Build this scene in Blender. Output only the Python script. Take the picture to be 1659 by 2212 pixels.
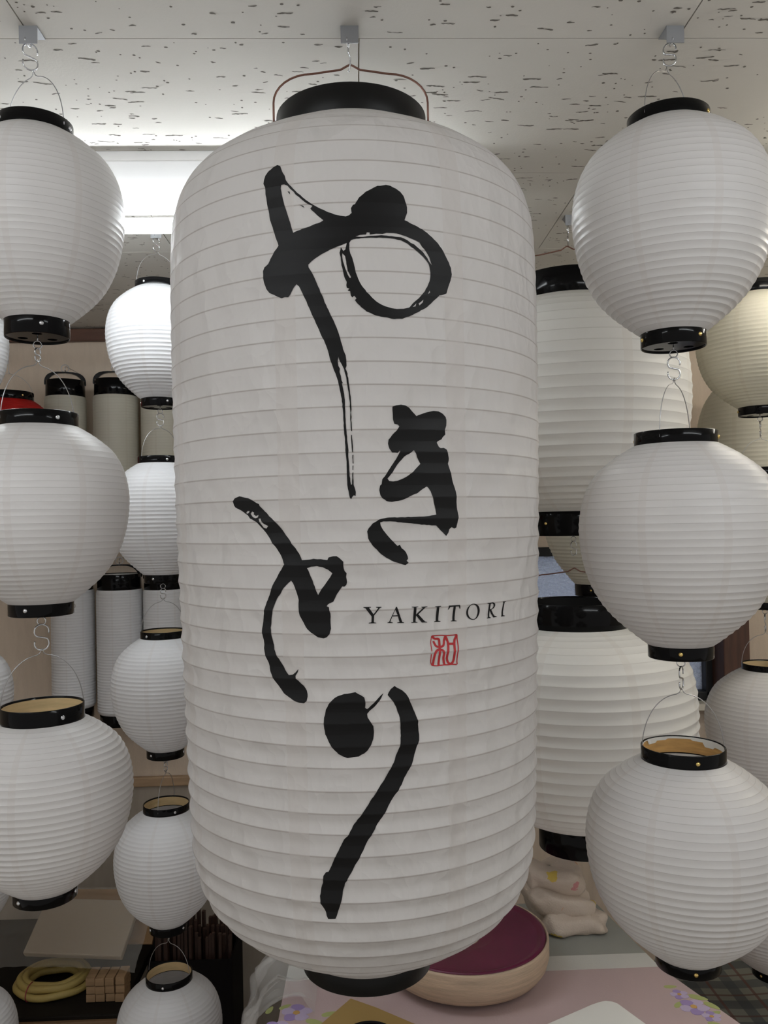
import bpy, bmesh, math, random
import numpy as np
from math import sin, cos, pi, radians, hypot, atan2, sqrt
from mathutils import Matrix, Vector, noise
from mathutils.geometry import tessellate_polygon

for o in list(bpy.data.objects):
    bpy.data.objects.remove(o)
SC = bpy.context.scene
COL = SC.collection

# ------------------------------------------------------------------ camera
CEIL = 2.40
CAMZ = 1.7165
cam = bpy.data.cameras.new('camera')
cam_ob = bpy.data.objects.new('camera', cam)
COL.objects.link(cam_ob)
cam.sensor_fit = 'VERTICAL'
cam.sensor_height = 24.0
cam.lens = 1795.0 * 24.0 / 2212.0
cam.clip_start = 0.02
cam_ob.matrix_world = (Matrix.Translation((0, 0, CAMZ)) @ Matrix.Rotation(-radians(1.8491), 4, 'Z')
                       @ Matrix.Rotation(pi / 2 + radians(0.7303), 4, 'X') @ Matrix.Rotation(-radians(1.1121), 4, 'Z'))
SC.camera = cam_ob

# ------------------------------------------------------------------ world, exposure
world = bpy.data.worlds.new('shop_ambient')
SC.world = world
world.use_nodes = True
WB = world.node_tree.nodes['Background']
WB.inputs['Color'].default_value = (1.0, 0.965, 0.925, 1)
WB.inputs['Strength'].default_value = 0.42
TUBE_STRENGTH = 26.0
SC.view_settings.view_transform = 'Standard'
SC.view_settings.look = 'None'
SC.view_settings.gamma = 1.0
SC.view_settings.use_curve_mapping = False
SC.view_settings.exposure = 0.20

SC.cycles.max_bounces = 6
SC.cycles.use_light_tree = False
SC.cycles.diffuse_bounces = 3
SC.cycles.glossy_bounces = 2
SC.cycles.transmission_bounces = 4
SC.cycles.caustics_reflective = False
SC.cycles.caustics_refractive = False

# ------------------------------------------------------------------ materials
MATS = {}


def newmat(name):
    m = bpy.data.materials.new(name)
    m.use_nodes = True
    MATS[name] = m
    nt = m.node_tree
    return m, nt, nt.nodes['Principled BSDF'], nt.nodes['Material Output']


def plain(name, col, rough=0.6, metal=0.0, spec=0.5, bump=None, vary=None, coat=0.0):
    m, nt, p, out = newmat(name)
    p.inputs['Base Color'].default_value = (*col, 1)
    p.inputs['Roughness'].default_value = rough
    p.inputs['Metallic'].default_value = metal
    p.inputs['Specular IOR Level'].default_value = spec
    p.inputs['Coat Weight'].default_value = coat
    tc = nt.nodes.new('ShaderNodeTexCoord')
    mp = nt.nodes.new('ShaderNodeMapping')
    nt.links.new(tc.outputs['Object'], mp.inputs['Vector'])
    if vary:
        sc, amt, stretch = vary
        mp.inputs['Scale'].default_value = stretch
        n = nt.nodes.new('ShaderNodeTexNoise')
        n.inputs['Scale'].default_value = sc
        n.inputs['Detail'].default_value = 5
        nt.links.new(mp.outputs[0], n.inputs['Vector'])
        mr = nt.nodes.new('ShaderNodeMapRange')
        mr.inputs['From Min'].default_value = 0.3
        mr.inputs['From Max'].default_value = 0.7
        mr.inputs['To Min'].default_value = 1 - amt
        mr.inputs['To Max'].default_value = 1 + amt
        nt.links.new(n.outputs['Fac'], mr.inputs['Value'])
        mx = nt.nodes.new('ShaderNodeMix')
        mx.data_type = 'RGBA'
        mx.blend_type = 'MULTIPLY'
        mx.inputs['Factor'].default_value = 1
        mx.inputs['A'].default_value = (*col, 1)
        nt.links.new(mr.outputs[0], mx.inputs['B'])
        nt.links.new(mx.outputs['Result'], p.inputs['Base Color'])
    if bump:
        sc, st, dist = bump
        n2 = nt.nodes.new('ShaderNodeTexNoise')
        n2.inputs['Scale'].default_value = sc
        n2.inputs['Detail'].default_value = 4
        nt.links.new(mp.outputs[0], n2.inputs['Vector'])
        b = nt.nodes.new('ShaderNodeBump')
        b.inputs['Strength'].default_value = st
        b.inputs['Distance'].default_value = dist
        nt.links.new(n2.outputs['Fac'], b.inputs['Height'])
        nt.links.new(b.outputs[0], p.inputs['Normal'])
    return m


def paper(name, col, rib_col, translucent=0.3, rough=0.45, spec=0.35, wrinkle=(40, 0.25, 0.004), gores=8, rib_fac=1.0, seam=0.10):
    """lantern paper: hoop lines come from the mesh attribute 'rib', paper overlaps from the U coordinate"""
    m, nt, p, out = newmat(name)
    L = nt.links.new
    at = nt.nodes.new('ShaderNodeAttribute')
    at.attribute_name = 'rib'
    mul = nt.nodes.new('ShaderNodeMath')
    mul.operation = 'MULTIPLY'
    mul.inputs[1].default_value = rib_fac
    L(at.outputs['Fac'], mul.inputs[0])
    mx = nt.nodes.new('ShaderNodeMix')
    mx.data_type = 'RGBA'
    mx.inputs['A'].default_value = (*col, 1)
    mx.inputs['B'].default_value = (*rib_col, 1)
    L(mul.outputs[0], mx.inputs['Factor'])
    uv = nt.nodes.new('ShaderNodeUVMap')
    uv.uv_map = 'UVMap'
    sep = nt.nodes.new('ShaderNodeSeparateXYZ')
    L(uv.outputs[0], sep.inputs[0])
    g = nt.nodes.new('ShaderNodeMath')
    g.operation = 'MULTIPLY'
    g.inputs[1].default_value = gores
    g.operation = 'MULTIPLY_ADD'
    g.inputs[2].default_value = 16 - 0.53
    L(sep.outputs['X'], g.inputs[0])
    fr = nt.nodes.new('ShaderNodeMath')
    fr.operation = 'FRACT'
    L(g.outputs[0], fr.inputs[0])
    lt = nt.nodes.new('ShaderNodeMath')
    lt.operation = 'LESS_THAN'
    lt.inputs[1].default_value = seam
    L(fr.outputs[0], lt.inputs[0])
    sm = nt.nodes.new('ShaderNodeMath')
    sm.operation = 'MULTIPLY'
    sm.inputs[1].default_value = 0.5
    L(lt.outputs[0], sm.inputs[0])
    mx2 = nt.nodes.new('ShaderNodeMix')
    mx2.data_type = 'RGBA'
    mx2.inputs['B'].default_value = (col[0] * 0.93, col[1] * 0.905, col[2] * 0.885, 1)
    L(sm.outputs[0], mx2.inputs['Factor'])
    L(mx.outputs['Result'], mx2.inputs['A'])
    L(mx2.outputs['Result'], p.inputs['Base Color'])
    p.inputs['Roughness'].default_value = rough
    p.inputs['Specular IOR Level'].default_value = spec
    tc = nt.nodes.new('ShaderNodeTexCoord')
    mp = nt.nodes.new('ShaderNodeMapping')
    mp.inputs['Scale'].default_value = (1, 1, 0.6)
    L(tc.outputs['Object'], mp.inputs['Vector'])
    # crumples: ridged voronoi folds bent by noise
    n = nt.nodes.new('ShaderNodeTexNoise')
    n.inputs['Scale'].default_value = wrinkle[0] * 1.6
    n.inputs['Detail'].default_value = 3
    L(mp.outputs[0], n.inputs['Vector'])
    wp = nt.nodes.new('ShaderNodeVectorMath')
    wp.operation = 'MULTIPLY_ADD'
    wp.inputs[1].default_value = (.05, .05, .05)
    L(n.outputs['Color'], wp.inputs[0])
    L(mp.outputs[0], wp.inputs[2])
    ab = None
    for sc_, am_ in (((1.5, 1.0), (3.7, 0.55)) if wrinkle[1] > .3 else ()):
        vo = nt.nodes.new('ShaderNodeTexVoronoi')
        vo.inputs['Scale'].default_value = wrinkle[0] * sc_
        L(wp.outputs[0], vo.inputs['Vector'])
        mu_ = nt.nodes.new('ShaderNodeMath')
        mu_.operation = 'MULTIPLY_ADD'
        mu_.inputs[1].default_value = am_
        L(vo.outputs['Distance'], mu_.inputs[0])
        if ab is None:
            mu_.inputs[2].default_value = 0
        else:
            L(ab.outputs[0], mu_.inputs[2])
        ab = mu_
    if ab is not None:
        b = nt.nodes.new('ShaderNodeBump')
        b.inputs['Strength'].default_value = wrinkle[1]
        b.inputs['Distance'].default_value = wrinkle[2]
        L(ab.outputs[0], b.inputs['Height'])
        L(b.outputs[0], p.inputs['Normal'])
    tr = nt.nodes.new('ShaderNodeBsdfTranslucent')
    L(mx2.outputs['Result'], tr.inputs['Color'])
    ms = nt.nodes.new('ShaderNodeMixShader')
    ms.inputs[0].default_value = translucent
    L(p.outputs[0], ms.inputs[1])
    L(tr.outputs[0], ms.inputs[2])
    L(ms.outputs[0], out.inputs['Surface'])
    return m


def emit(name, col, strength):
    m, nt, p, out = newmat(name)
    p.inputs['Base Color'].default_value = (*col, 1)
    p.inputs['Emission Color'].default_value = (*col, 1)
    p.inputs['Emission Strength'].default_value = strength
    return m


def plastic_film(name, col, density, rough=0.2):
    m, nt, p, out = newmat(name)
    p.inputs['Base Color'].default_value = (*col, 1)
    p.inputs['Roughness'].default_value = rough
    t = nt.nodes.new('ShaderNodeBsdfTransparent')
    ms = nt.nodes.new('ShaderNodeMixShader')
    ms.inputs[0].default_value = density
    nt.links.new(t.outputs[0], ms.inputs[1])
    nt.links.new(p.outputs[0], ms.inputs[2])
    nt.links.new(ms.outputs[0], out.inputs['Surface'])
    return m


paper('paper_big', (0.74, 0.72, 0.705), (0.42, 0.375, 0.35), 0.26, 0.5, 0.3, (12, 0.62, 0.008), 8, 0.9, 0.13)
paper('paper_white', (0.76, 0.745, 0.735), (0.48, 0.455, 0.44), 0.26, 0.38, 0.4, (24, 0.10, 0.003), 8, 0.8)
paper('paper_small', (0.765, 0.77, 0.785), (0.66, 0.65, 0.65), 0.22, 0.42, 0.4, (25, 0.08, 0.002), 8, 0.6)
paper('paper_wide', (0.85, 0.84, 0.81), (0.58, 0.56, 0.53), 0.24, 0.42, 0.35, (18, 0.12, 0.004), 8, 0.7)
paper('paper_cream', (0.68, 0.655, 0.56), (0.52, 0.49, 0.40), 0.28, 0.5, 0.3, (25, 0.06, 0.002), 8, 0.7)
paper('paper_red', (0.55, 0.02, 0.018), (0.40, 0.02, 0.02), 0.25, 0.45, 0.3, (25, 0.06, 0.002), 8, 0.7)
plain('ink_black', (0.005, 0.005, 0.0055), 0.5, 0, 0.22)
plain('ink_red', (0.42, 0.018, 0.022), 0.45, 0, 0.4)
plain('collar_gloss', (0.003, 0.003, 0.0034), 0.12, 0, 0.13)
plain('collar_satin', (0.006, 0.006, 0.006), 0.42, 0, 0.2)
plain('liner_bamboo', (0.62, 0.46, 0.24), 0.6, vary=(30, 0.15, (1, 1, 6)))
plain('liner_orange', (0.52, 0.30, 0.10), 0.6, vary=(30, 0.2, (1, 1, 6)))
plain('liner_white', (0.75, 0.74, 0.70), 0.6)
plain('brass', (0.75, 0.55, 0.20), 0.2, 1.0)
plain('steel', (0.62, 0.63, 0.65), 0.22, 1.0)
plain('steel_dull', (0.36, 0.37, 0.39), 0.42, 0.85)
plain('wire_steel', (0.42, 0.42, 0.43), 0.35, 1.0)
plain('wire_brown', (0.20, 0.10, 0.075), 0.35, 0.6)
plain('tile_white', (0.69, 0.67, 0.625), 0.85, vary=(6, 0.02, (1, 1, 1)), bump=(220, 0.15, 0.002))
plain('tile_pit', (0.16, 0.145, 0.125), 0.9)
plain('tile_joint', (0.50, 0.43, 0.32), 0.9)
plain('wallpaper', (0.60, 0.50, 0.40), 0.85, vary=(9, 0.05, (6, 6, 1)), bump=(120, 0.3, 0.004))
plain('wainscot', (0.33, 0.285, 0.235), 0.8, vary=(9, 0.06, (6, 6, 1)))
plain('wall_plain', (0.60, 0.56, 0.48), 0.85, vary=(5, 0.03, (1, 1, 1)))
plain('floor_brown', (0.30, 0.26, 0.21), 0.55, vary=(8, 0.2, (1, 8, 1)))
plain('wood_dark', (0.085, 0.036, 0.022), 0.5, vary=(9, 0.25, (8, 8, 1)))
plain('wood_trim', (0.10, 0.042, 0.026), 0.45, vary=(9, 0.2, (1, 8, 8)))
plain('wood_rail', (0.36, 0.24, 0.14), 0.5, vary=(9, 0.15, (1, 8, 8)))
plain('wood_block', (0.30, 0.19, 0.10), 0.65, vary=(20, 0.2, (1, 6, 6)))
plain('wood_stick', (0.035, 0.014, 0.008), 0.6, vary=(20, 0.3, (5, 5, 1)))
plain('board_brown', (0.20, 0.115, 0.055), 0.55, vary=(12, 0.2, (1, 8, 8)))
plain('bench_dark', (0.010, 0.008, 0.006), 0.7, 0, 0.15)
plain('lamp_body', (0.90, 0.90, 0.90), 0.5)
emit('lamp_tube', (0.93, 0.975, 1.0), TUBE_STRENGTH * 0.88)
emit('fill_tube_front', (0.93, 0.975, 1.0), TUBE_STRENGTH * 1.1)  # tubes of the added overhead lamps in front
emit('fill_tube_warm', (1.0, 0.94, 0.82), TUBE_STRENGTH * 1.35)  # tube of the added lamp at the right
emit('window_daylight', (0.74, 0.78, 0.88), 0.95)
plain('frame_dark', (0.012, 0.013, 0.015), 0.4)
plain('kraft_paper', (0.24, 0.135, 0.055), 0.75, vary=(15, 0.08, (1, 1, 1)))
plain('envelope_tan', (0.36, 0.235, 0.075), 0.7, vary=(10, 0.05, (1, 1, 1)))
plain('white_card', (0.80, 0.80, 0.77), 0.6)
plain('pack_white', (0.33, 0.27, 0.205), 0.55)
plain('cord_yellow', (0.46, 0.35, 0.11), 0.5, bump=(90, 0.4, 0.004))
plain('cord_red', (0.30, 0.03, 0.05), 0.6)
plain('cloth_pink', (0.50, 0.385, 0.385), 0.85, vary=(4, 0.06, (1, 1, 1)), bump=(300, 0.2, 0.002))
plain('cloth_white', (0.62, 0.62, 0.59), 0.85, bump=(300, 0.2, 0.002))
plain('cloth_grey', (0.36, 0.37, 0.34), 0.85, vary=(3, 0.1, (1, 1, 1)), bump=(300, 0.2, 0.002))
plain('petal_violet', (0.33, 0.25, 0.50), 0.85)
plain('petal_pale', (0.50, 0.42, 0.60), 0.85)
plain('flower_heart', (0.55, 0.33, 0.10), 0.85)
plain('leaf_green', (0.38, 0.42, 0.16), 0.85)
plain('lacquer_purple', (0.13, 0.006, 0.042), 0.38, 0, 0.5, vary=(10, 0.15, (1, 1, 1)))
plain('veneer_pale', (0.56, 0.43, 0.31), 0.6, vary=(14, 0.16, (1, 1, 14)), bump=(60, 0.3, 0.003))
plain('table_wood', (0.22, 0.15, 0.09), 0.6, vary=(10, 0.2, (8, 1, 1)))
plastic_film('film_cloudy', (0.78, 0.78, 0.76), 0.30, 0.25)
plastic_film('film_clear', (0.75, 0.72, 0.66), 0.16, 0.15)
plain('bin_black', (0.006, 0.005, 0.005), 0.8, 0, 0.1)
plain('card_black', (0.01, 0.01, 0.011), 0.5)


def towel_material():
    m, nt, p, out = newmat('towel_print')
    L = nt.links.new
    tc = nt.nodes.new('ShaderNodeTexCoord')
    v = nt.nodes.new('ShaderNodeTexVoronoi')
    v.inputs['Scale'].default_value = 17
    nz = nt.nodes.new('ShaderNodeTexNoise')
    nz.inputs['Scale'].default_value = 40
    ad = nt.nodes.new('ShaderNodeMix')
    ad.data_type = 'RGBA'
    ad.blend_type = 'ADD'
    ad.inputs['Factor'].default_value = 0.035
    L(tc.outputs['Object'], ad.inputs['A'])
    L(tc.outputs['Object'], nz.inputs['Vector'])
    L(nz.outputs['Color'], ad.inputs['B'])
    L(ad.outputs['Result'], v.inputs['Vector'])
    sep = nt.nodes.new('ShaderNodeSeparateColor')
    L(v.outputs['Color'], sep.inputs[0])
    ramp = nt.nodes.new('ShaderNodeValToRGB')
    ramp.color_ramp.interpolation = 'CONSTANT'
    e = ramp.color_ramp.elements
    e[0].position = 0.0
    e[0].color = (0.62, 0.27, 0.27, 1)
    e[1].position = 0.35
    e[1].color = (0.68, 0.50, 0.10, 1)
    x = e.new(0.65)
    x.color = (0.66, 0.36, 0.17, 1)
    L(sep.outputs[0], ramp.inputs[0])
    lt = nt.nodes.new('ShaderNodeMath')
    lt.operation = 'LESS_THAN'
    lt.inputs[1].default_value = 0.27
    L(v.outputs['Distance'], lt.inputs[0])
    gt = nt.nodes.new('ShaderNodeMath')
    gt.operation = 'GREATER_THAN'
    gt.inputs[1].default_value = 0.45
    L(sep.outputs[1], gt.inputs[0])
    mul = nt.nodes.new('ShaderNodeMath')
    mul.operation = 'MULTIPLY'
    L(lt.outputs[0], mul.inputs[0])
    L(gt.outputs[0], mul.inputs[1])
    mx = nt.nodes.new('ShaderNodeMix')
    mx.data_type = 'RGBA'
    mx.inputs['A'].default_value = (0.64, 0.54, 0.45, 1)
    L(mul.outputs[0], mx.inputs['Factor'])
    L(ramp.outputs[0], mx.inputs['B'])
    L(mx.outputs['Result'], p.inputs['Base Color'])
    p.inputs['Roughness'].default_value = 0.42
    n2 = nt.nodes.new('ShaderNodeTexNoise')
    n2.inputs['Scale'].default_value = 260
    L(tc.outputs['Object'], n2.inputs['Vector'])
    b = nt.nodes.new('ShaderNodeBump')
    b.inputs['Strength'].default_value = 0.5
    b.inputs['Distance'].default_value = 0.003
    L(n2.outputs['Fac'], b.inputs['Height'])
    L(b.outputs[0], p.inputs['Normal'])


towel_material()


def plaid_material():
    m, nt, p, out = newmat('plaid_cloth')
    L = nt.links.new
    tc = nt.nodes.new('ShaderNodeTexCoord')
    sep = nt.nodes.new('ShaderNodeSeparateXYZ')
    L(tc.outputs['Object'], sep.inputs[0])
    cur = None

    def stripes(src, period, lo, hi, col, prev):
        mo = nt.nodes.new('ShaderNodeMath')
        mo.operation = 'DIVIDE'
        mo.inputs[1].default_value = period
        L(sep.outputs[src], mo.inputs[0])
        fr = nt.nodes.new('ShaderNodeMath')
        fr.operation = 'FRACT'
        L(mo.outputs[0], fr.inputs[0])
        a = nt.nodes.new('ShaderNodeMath')
        a.operation = 'GREATER_THAN'
        a.inputs[1].default_value = lo
        b = nt.nodes.new('ShaderNodeMath')
        b.operation = 'LESS_THAN'
        b.inputs[1].default_value = hi
        L(fr.outputs[0], a.inputs[0])
        L(fr.outputs[0], b.inputs[0])
        mu = nt.nodes.new('ShaderNodeMath')
        mu.operation = 'MULTIPLY'
        L(a.outputs[0], mu.inputs[0])
        L(b.outputs[0], mu.inputs[1])
        h = nt.nodes.new('ShaderNodeMath')
        h.operation = 'MULTIPLY'
        h.inputs[1].default_value = 0.75
        L(mu.outputs[0], h.inputs[0])
        mx = nt.nodes.new('ShaderNodeMix')
        mx.data_type = 'RGBA'
        L(h.outputs[0], mx.inputs['Factor'])
        mx.inputs['B'].default_value = (*col, 1)
        if prev is None:
            mx.inputs['A'].default_value = (0.20, 0.20, 0.17, 1)
        else:
            L(prev, mx.inputs['A'])
        return mx.outputs['Result']
    cur = stripes('Y', 0.09, 0.1, 0.5, (0.06, 0.07, 0.075), cur)
    cur = stripes('X', 0.10, 0.1, 0.4, (0.06, 0.07, 0.075), cur)
    cur = stripes('X', 0.10, 0.65, 0.73, (0.12, 0.05, 0.04), cur)
    cur = stripes('Y', 0.09, 0.72, 0.8, (0.10, 0.05, 0.04), cur)
    L(cur, p.inputs['Base Color'])
    p.inputs['Roughness'].default_value = 0.9


plaid_material()


def frosted_glass():
    m, nt, p, out = newmat('glass_frosted')
    L = nt.links.new
    p.inputs['Base Color'].default_value = (0.86, 0.90, 0.96, 1)
    p.inputs['Roughness'].default_value = 0.25
    tc = nt.nodes.new('ShaderNodeTexCoord')
    mp = nt.nodes.new('ShaderNodeMapping')
    mp.inputs['Scale'].default_value = (1, 1, 1.8)
    L(tc.outputs['Object'], mp.inputs['Vector'])
    n = nt.nodes.new('ShaderNodeTexNoise')
    n.inputs['Scale'].default_value = 60
    n.inputs['Detail'].default_value = 2
    n.inputs['Distortion'].default_value = 0.6
    L(mp.outputs[0], n.inputs['Vector'])
    b = nt.nodes.new('ShaderNodeBump')
    b.inputs['Strength'].default_value = 1.0
    b.inputs['Distance'].default_value = 0.06
    L(n.outputs['Fac'], b.inputs['Height'])
    L(b.outputs[0], p.inputs['Normal'])
    tr = nt.nodes.new('ShaderNodeBsdfTranslucent')
    tr.inputs['Color'].default_value = (0.86, 0.90, 0.97, 1)
    L(b.outputs[0], tr.inputs['Normal'])
    ms = nt.nodes.new('ShaderNodeMixShader')
    ms.inputs[0].default_value = 0.5
    L(p.outputs[0], ms.inputs[1])
    L(tr.outputs[0], ms.inputs[2])
    L(ms.outputs[0], out.inputs['Surface'])


frosted_glass()

# ------------------------------------------------------------------ mesh helpers


class MB:
    """collects geometry; build() links it as one mesh object"""

    def __init__(self):
        self.v = []
        self.f = []
        self.sm = []

    def add(self, verts, faces, smooth=False):
        o = len(self.v)
        self.v += [tuple(p) for p in verts]
        self.f += [tuple(i + o for i in f) for f in faces]
        self.sm += [smooth] * len(faces)
        return self

    def box(self, c, s, rot=0.0, mat=None):
        hx, hy, hz = s[0] / 2, s[1] / 2, s[2] / 2
        P = [Vector((x, y, z)) for x in (-hx, hx) for y in (-hy, hy) for z in (-hz, hz)]
        R = mat if mat is not None else Matrix.Rotation(rot, 3, 'Z')
        P = [R @ p + Vector(c) for p in P]
        self.add(P, [(0, 1, 3, 2), (4, 6, 7, 5), (0, 4, 5, 1), (2, 3, 7, 6), (0, 2, 6, 4), (1, 5, 7, 3)])
        return self

    def lathe(self, prof, seg=48, closed=False, smooth=True, c=(0, 0), cap=False):
        n = len(prof)
        V = []
        for r, z in prof:
            for k in range(seg):
                a = 2 * pi * k / seg
                V.append((c[0] + r * sin(a), c[1] - r * cos(a), z))
        F = []
        m = n if closed else n - 1
        for i in range(m):
            j = (i + 1) % n
            for k in range(seg):
                l = (k + 1) % seg
                F.append((i * seg + k, i * seg + l, j * seg + l, j * seg + k))
        if cap:
            F.append(tuple(range(seg)))
            F.append(tuple((n - 1) * seg + k for k in range(seg - 1, -1, -1)))
        self.add(V, F, smooth)
        return self

    def tube(self, pts, r, sides=8, closed=False):
        P = [Vector(p) for p in pts]
        n = len(P)
        up = None
        V = []
        for i in range(n):
            if closed:
                t = (P[(i + 1) % n] - P[i - 1]).normalized()
            else:
                t = (P[min(i + 1, n - 1)] - P[max(i - 1, 0)]).normalized()
            if up is None:
                up = t.orthogonal().normalized()
            else:
                up = (up - t * up.dot(t))
                up = up.normalized() if up.length > 1e-6 else t.orthogonal().normalized()
            w = t.cross(up)
            for k in range(sides):
                a = 2 * pi * k / sides
                V.append(P[i] + (up * cos(a) + w * sin(a)) * r)
        F = []
        for i in range(n if closed else n - 1):
            j = (i + 1) % n
            for k in range(sides):
                l = (k + 1) % sides
                F.append((i * sides + k, i * sides + l, j * sides + l, j * sides + k))
        if not closed:
            F.append(tuple(range(sides - 1, -1, -1)))
            F.append(tuple((n - 1) * sides + k for k in range(sides)))
        self.add(V, F, True)
        return self

    def prism(self, polys, z0, z1):
        """polys: outer outline and holes (x, y); walls and caps"""
        loops = [[Vector((p[0], p[1], 0)) for p in poly] for poly in polys]
        flat = [p for lp in loops for p in lp]
        tris = tessellate_polygon(loops)
        n = len(flat)
        V = [(p.x, p.y, z0) for p in flat] + [(p.x, p.y, z1) for p in flat]
        F = [tuple(t) for t in tris] + [tuple(i + n for i in reversed(t)) for t in tris]
        o = 0
        for lp in loops:
            m = len(lp)
            for i in range(m):
                j = (i + 1) % m
                F.append((o + i, o + j, o + j + n, o + i + n))
            o += m
        self.add(V, F)
        return self

    def sphere(self, c, r, seg=10, rings=6, scale=(1, 1, 1)):
        V = []
        F = []
        for i in range(rings + 1):
            t = pi * i / rings
            for k in range(seg):
                a = 2 * pi * k / seg
                V.append((c[0] + r * scale[0] * sin(t) * cos(a), c[1] + r * scale[1] * sin(t) * sin(a), c[2] + r * scale[2] * cos(t)))
        for i in range(rings):
            for k in range(seg):
                l = (k + 1) % seg
                F.append((i * seg + k, (i + 1) * seg + k, (i + 1) * seg + l, i * seg + l))
        self.add(V, F, True)
        return self

    def grid(self, fn, nu, nv, smooth=True):
        V = [fn(i / nu, j / nv) for i in range(nu + 1) for j in range(nv + 1)]
        w = nv + 1
        F = [(i * w + j, (i + 1) * w + j, (i + 1) * w + j + 1, i * w + j + 1) for i in range(nu) for j in range(nv)]
        self.add(V, F, smooth)
        return self

    def mesh(self, name):
        me = bpy.data.meshes.new(name)
        me.from_pydata(self.v, [], self.f)
        me.polygons.foreach_set('use_smooth', self.sm)
        me.update()
        return me

    def build(self, name, mat, parent=None, bevel=0.0, fix=True):
        me = self.mesh(name)
        if fix:
            bm = bmesh.new()
            bm.from_mesh(me)
            bmesh.ops.recalc_face_normals(bm, faces=bm.faces)
            bm.to_mesh(me)
            bm.free()
        o = link(name, me, mat, parent)
        if bevel:
            b = o.modifiers.new('edge', 'BEVEL')
            b.width = bevel
            b.segments = 2
            b.limit_method = 'ANGLE'
        return o


def link(name, me, mat, parent=None):
    o = bpy.data.objects.new(name, me)
    COL.objects.link(o)
    if mat is not None and len(me.materials) == 0:
        me.materials.append(MATS[mat])
    if parent is not None:
        o.parent = parent
    return o


def empty(name, loc, rz=0.0):
    o = bpy.data.objects.new(name, None)
    COL.objects.link(o)
    o.location = loc
    o.rotation_euler = (0, 0, rz)
    o.empty_display_size = 0.02
    return o


def tag(o, label=None, cat=None, group=None, kind=None):
    if label:
        o['label'] = label
    if cat:
        o['category'] = cat
    if group:
        o['group'] = group
    if kind:
        o['kind'] = kind
    return o


# ------------------------------------------------------------------ the room
BACK = 2.87
XL, XR, YF = -1.75, 2.45, -0.3
tag(MB().box(((XL + XR) / 2, (YF + BACK) / 2, -0.02), (XR - XL, BACK - YF, 0.04)).build('floor', 'floor_brown'), kind='structure')
# back wall with the window opening
WX0, WX1, WZ0, WZ1 = 0.50, 1.236, 1.075, 1.62
wb = MB()
wb.box(((XL + WX0) / 2, BACK + 0.05, 1.2), (WX0 - XL, 0.1, 2.44))
wb.box(((WX1 + XR) / 2, BACK + 0.05, 1.2), (XR - WX1, 0.1, 2.44))
wb.box(((WX0 + WX1) / 2, BACK + 0.05, WZ0 / 2), (WX1 - WX0, 0.1, WZ0))
wb.box(((WX0 + WX1) / 2, BACK + 0.05, (WZ1 + 2.42) / 2), (WX1 - WX0, 0.1, 2.42 - WZ1))
tag(wb.build('wall_back', 'wallpaper'), kind='structure')
tag(MB().box((XL - 0.05, (0.9 + BACK) / 2, 1.2), (0.1, BACK - 0.9, 2.44)).build('wall_left', 'wallpaper'), kind='structure')
tag(MB().box((XR + 0.05, (0.9 + BACK) / 2, 1.2), (0.1, BACK - 0.9, 2.44)).build('wall_right', 'wall_plain'), kind='structure')
tag(MB().box(((XL + WX0) / 2, BACK - 0.014, 2.374), (WX0 - XL, 0.028, 0.042)).build('trim_1', 'wood_trim', bevel=0.004), kind='structure')
tag(MB().box(((XL + 0.35) / 2, BACK - 0.010, 0.853), (0.35 - XL, 0.02, 0.032)).build('trim_2', 'wood_rail', bevel=0.003), kind='structure')
tag(MB().box((1.272, BACK - 0.05, 0.86), (0.09, 0.1, 1.72)).build('trim_3', 'wood_dark', bevel=0.004), kind='structure')
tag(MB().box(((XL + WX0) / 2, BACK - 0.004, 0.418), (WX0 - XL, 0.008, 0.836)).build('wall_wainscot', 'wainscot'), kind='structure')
# window: dark sash, frosted pane, daylight behind it
win = empty('window_1', ((WX0 + WX1) / 2, BACK, WZ0))
tag(win, kind='structure')
ww, wh = WX1 - WX0, WZ1 - WZ0
fr = MB()
fr.box((0, 0.02, 0.016), (ww, 0.05, 0.032)).box((0, 0.02, wh - 0.016), (ww, 0.05, 0.032))
fr.box((-ww / 2 + 0.016, 0.02, wh / 2), (0.032, 0.05, wh)).box((ww / 2 - 0.016, 0.02, wh / 2), (0.032, 0.05, wh))
fr.build('window_frame', 'frame_dark', win, bevel=0.003)
MB().box((0.235, 0.015, wh / 2), (0.030, 0.04, wh - 0.06)).build('window_mullion', 'frame_dark', win, bevel=0.003)
MB().box((0, 0.035, wh / 2), (ww - 0.06, 0.006, wh - 0.06)).build('pane', 'glass_frosted', win)
MB().box((0, 0.09, wh / 2), (ww, 0.004, wh)).build('daylight', 'window_daylight', win)
MB().box((0, -0.02, -0.012), (ww + 0.02, 0.07, 0.024)).build('window_sill', 'wall_plain', win, bevel=0.003)

# ceiling: backing, staggered acoustic boards, worm-hole pits
ceil = MB().box(((XL + XR) / 2, (YF + BACK) / 2, CEIL + 0.019), (XR - XL, BACK - YF, 0.03)).build('ceiling', 'tile_joint')
tag(ceil, kind='structure')
rng = random.Random(11)
PW, PD, GAP = 0.91, 0.455, 0.0020


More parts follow.
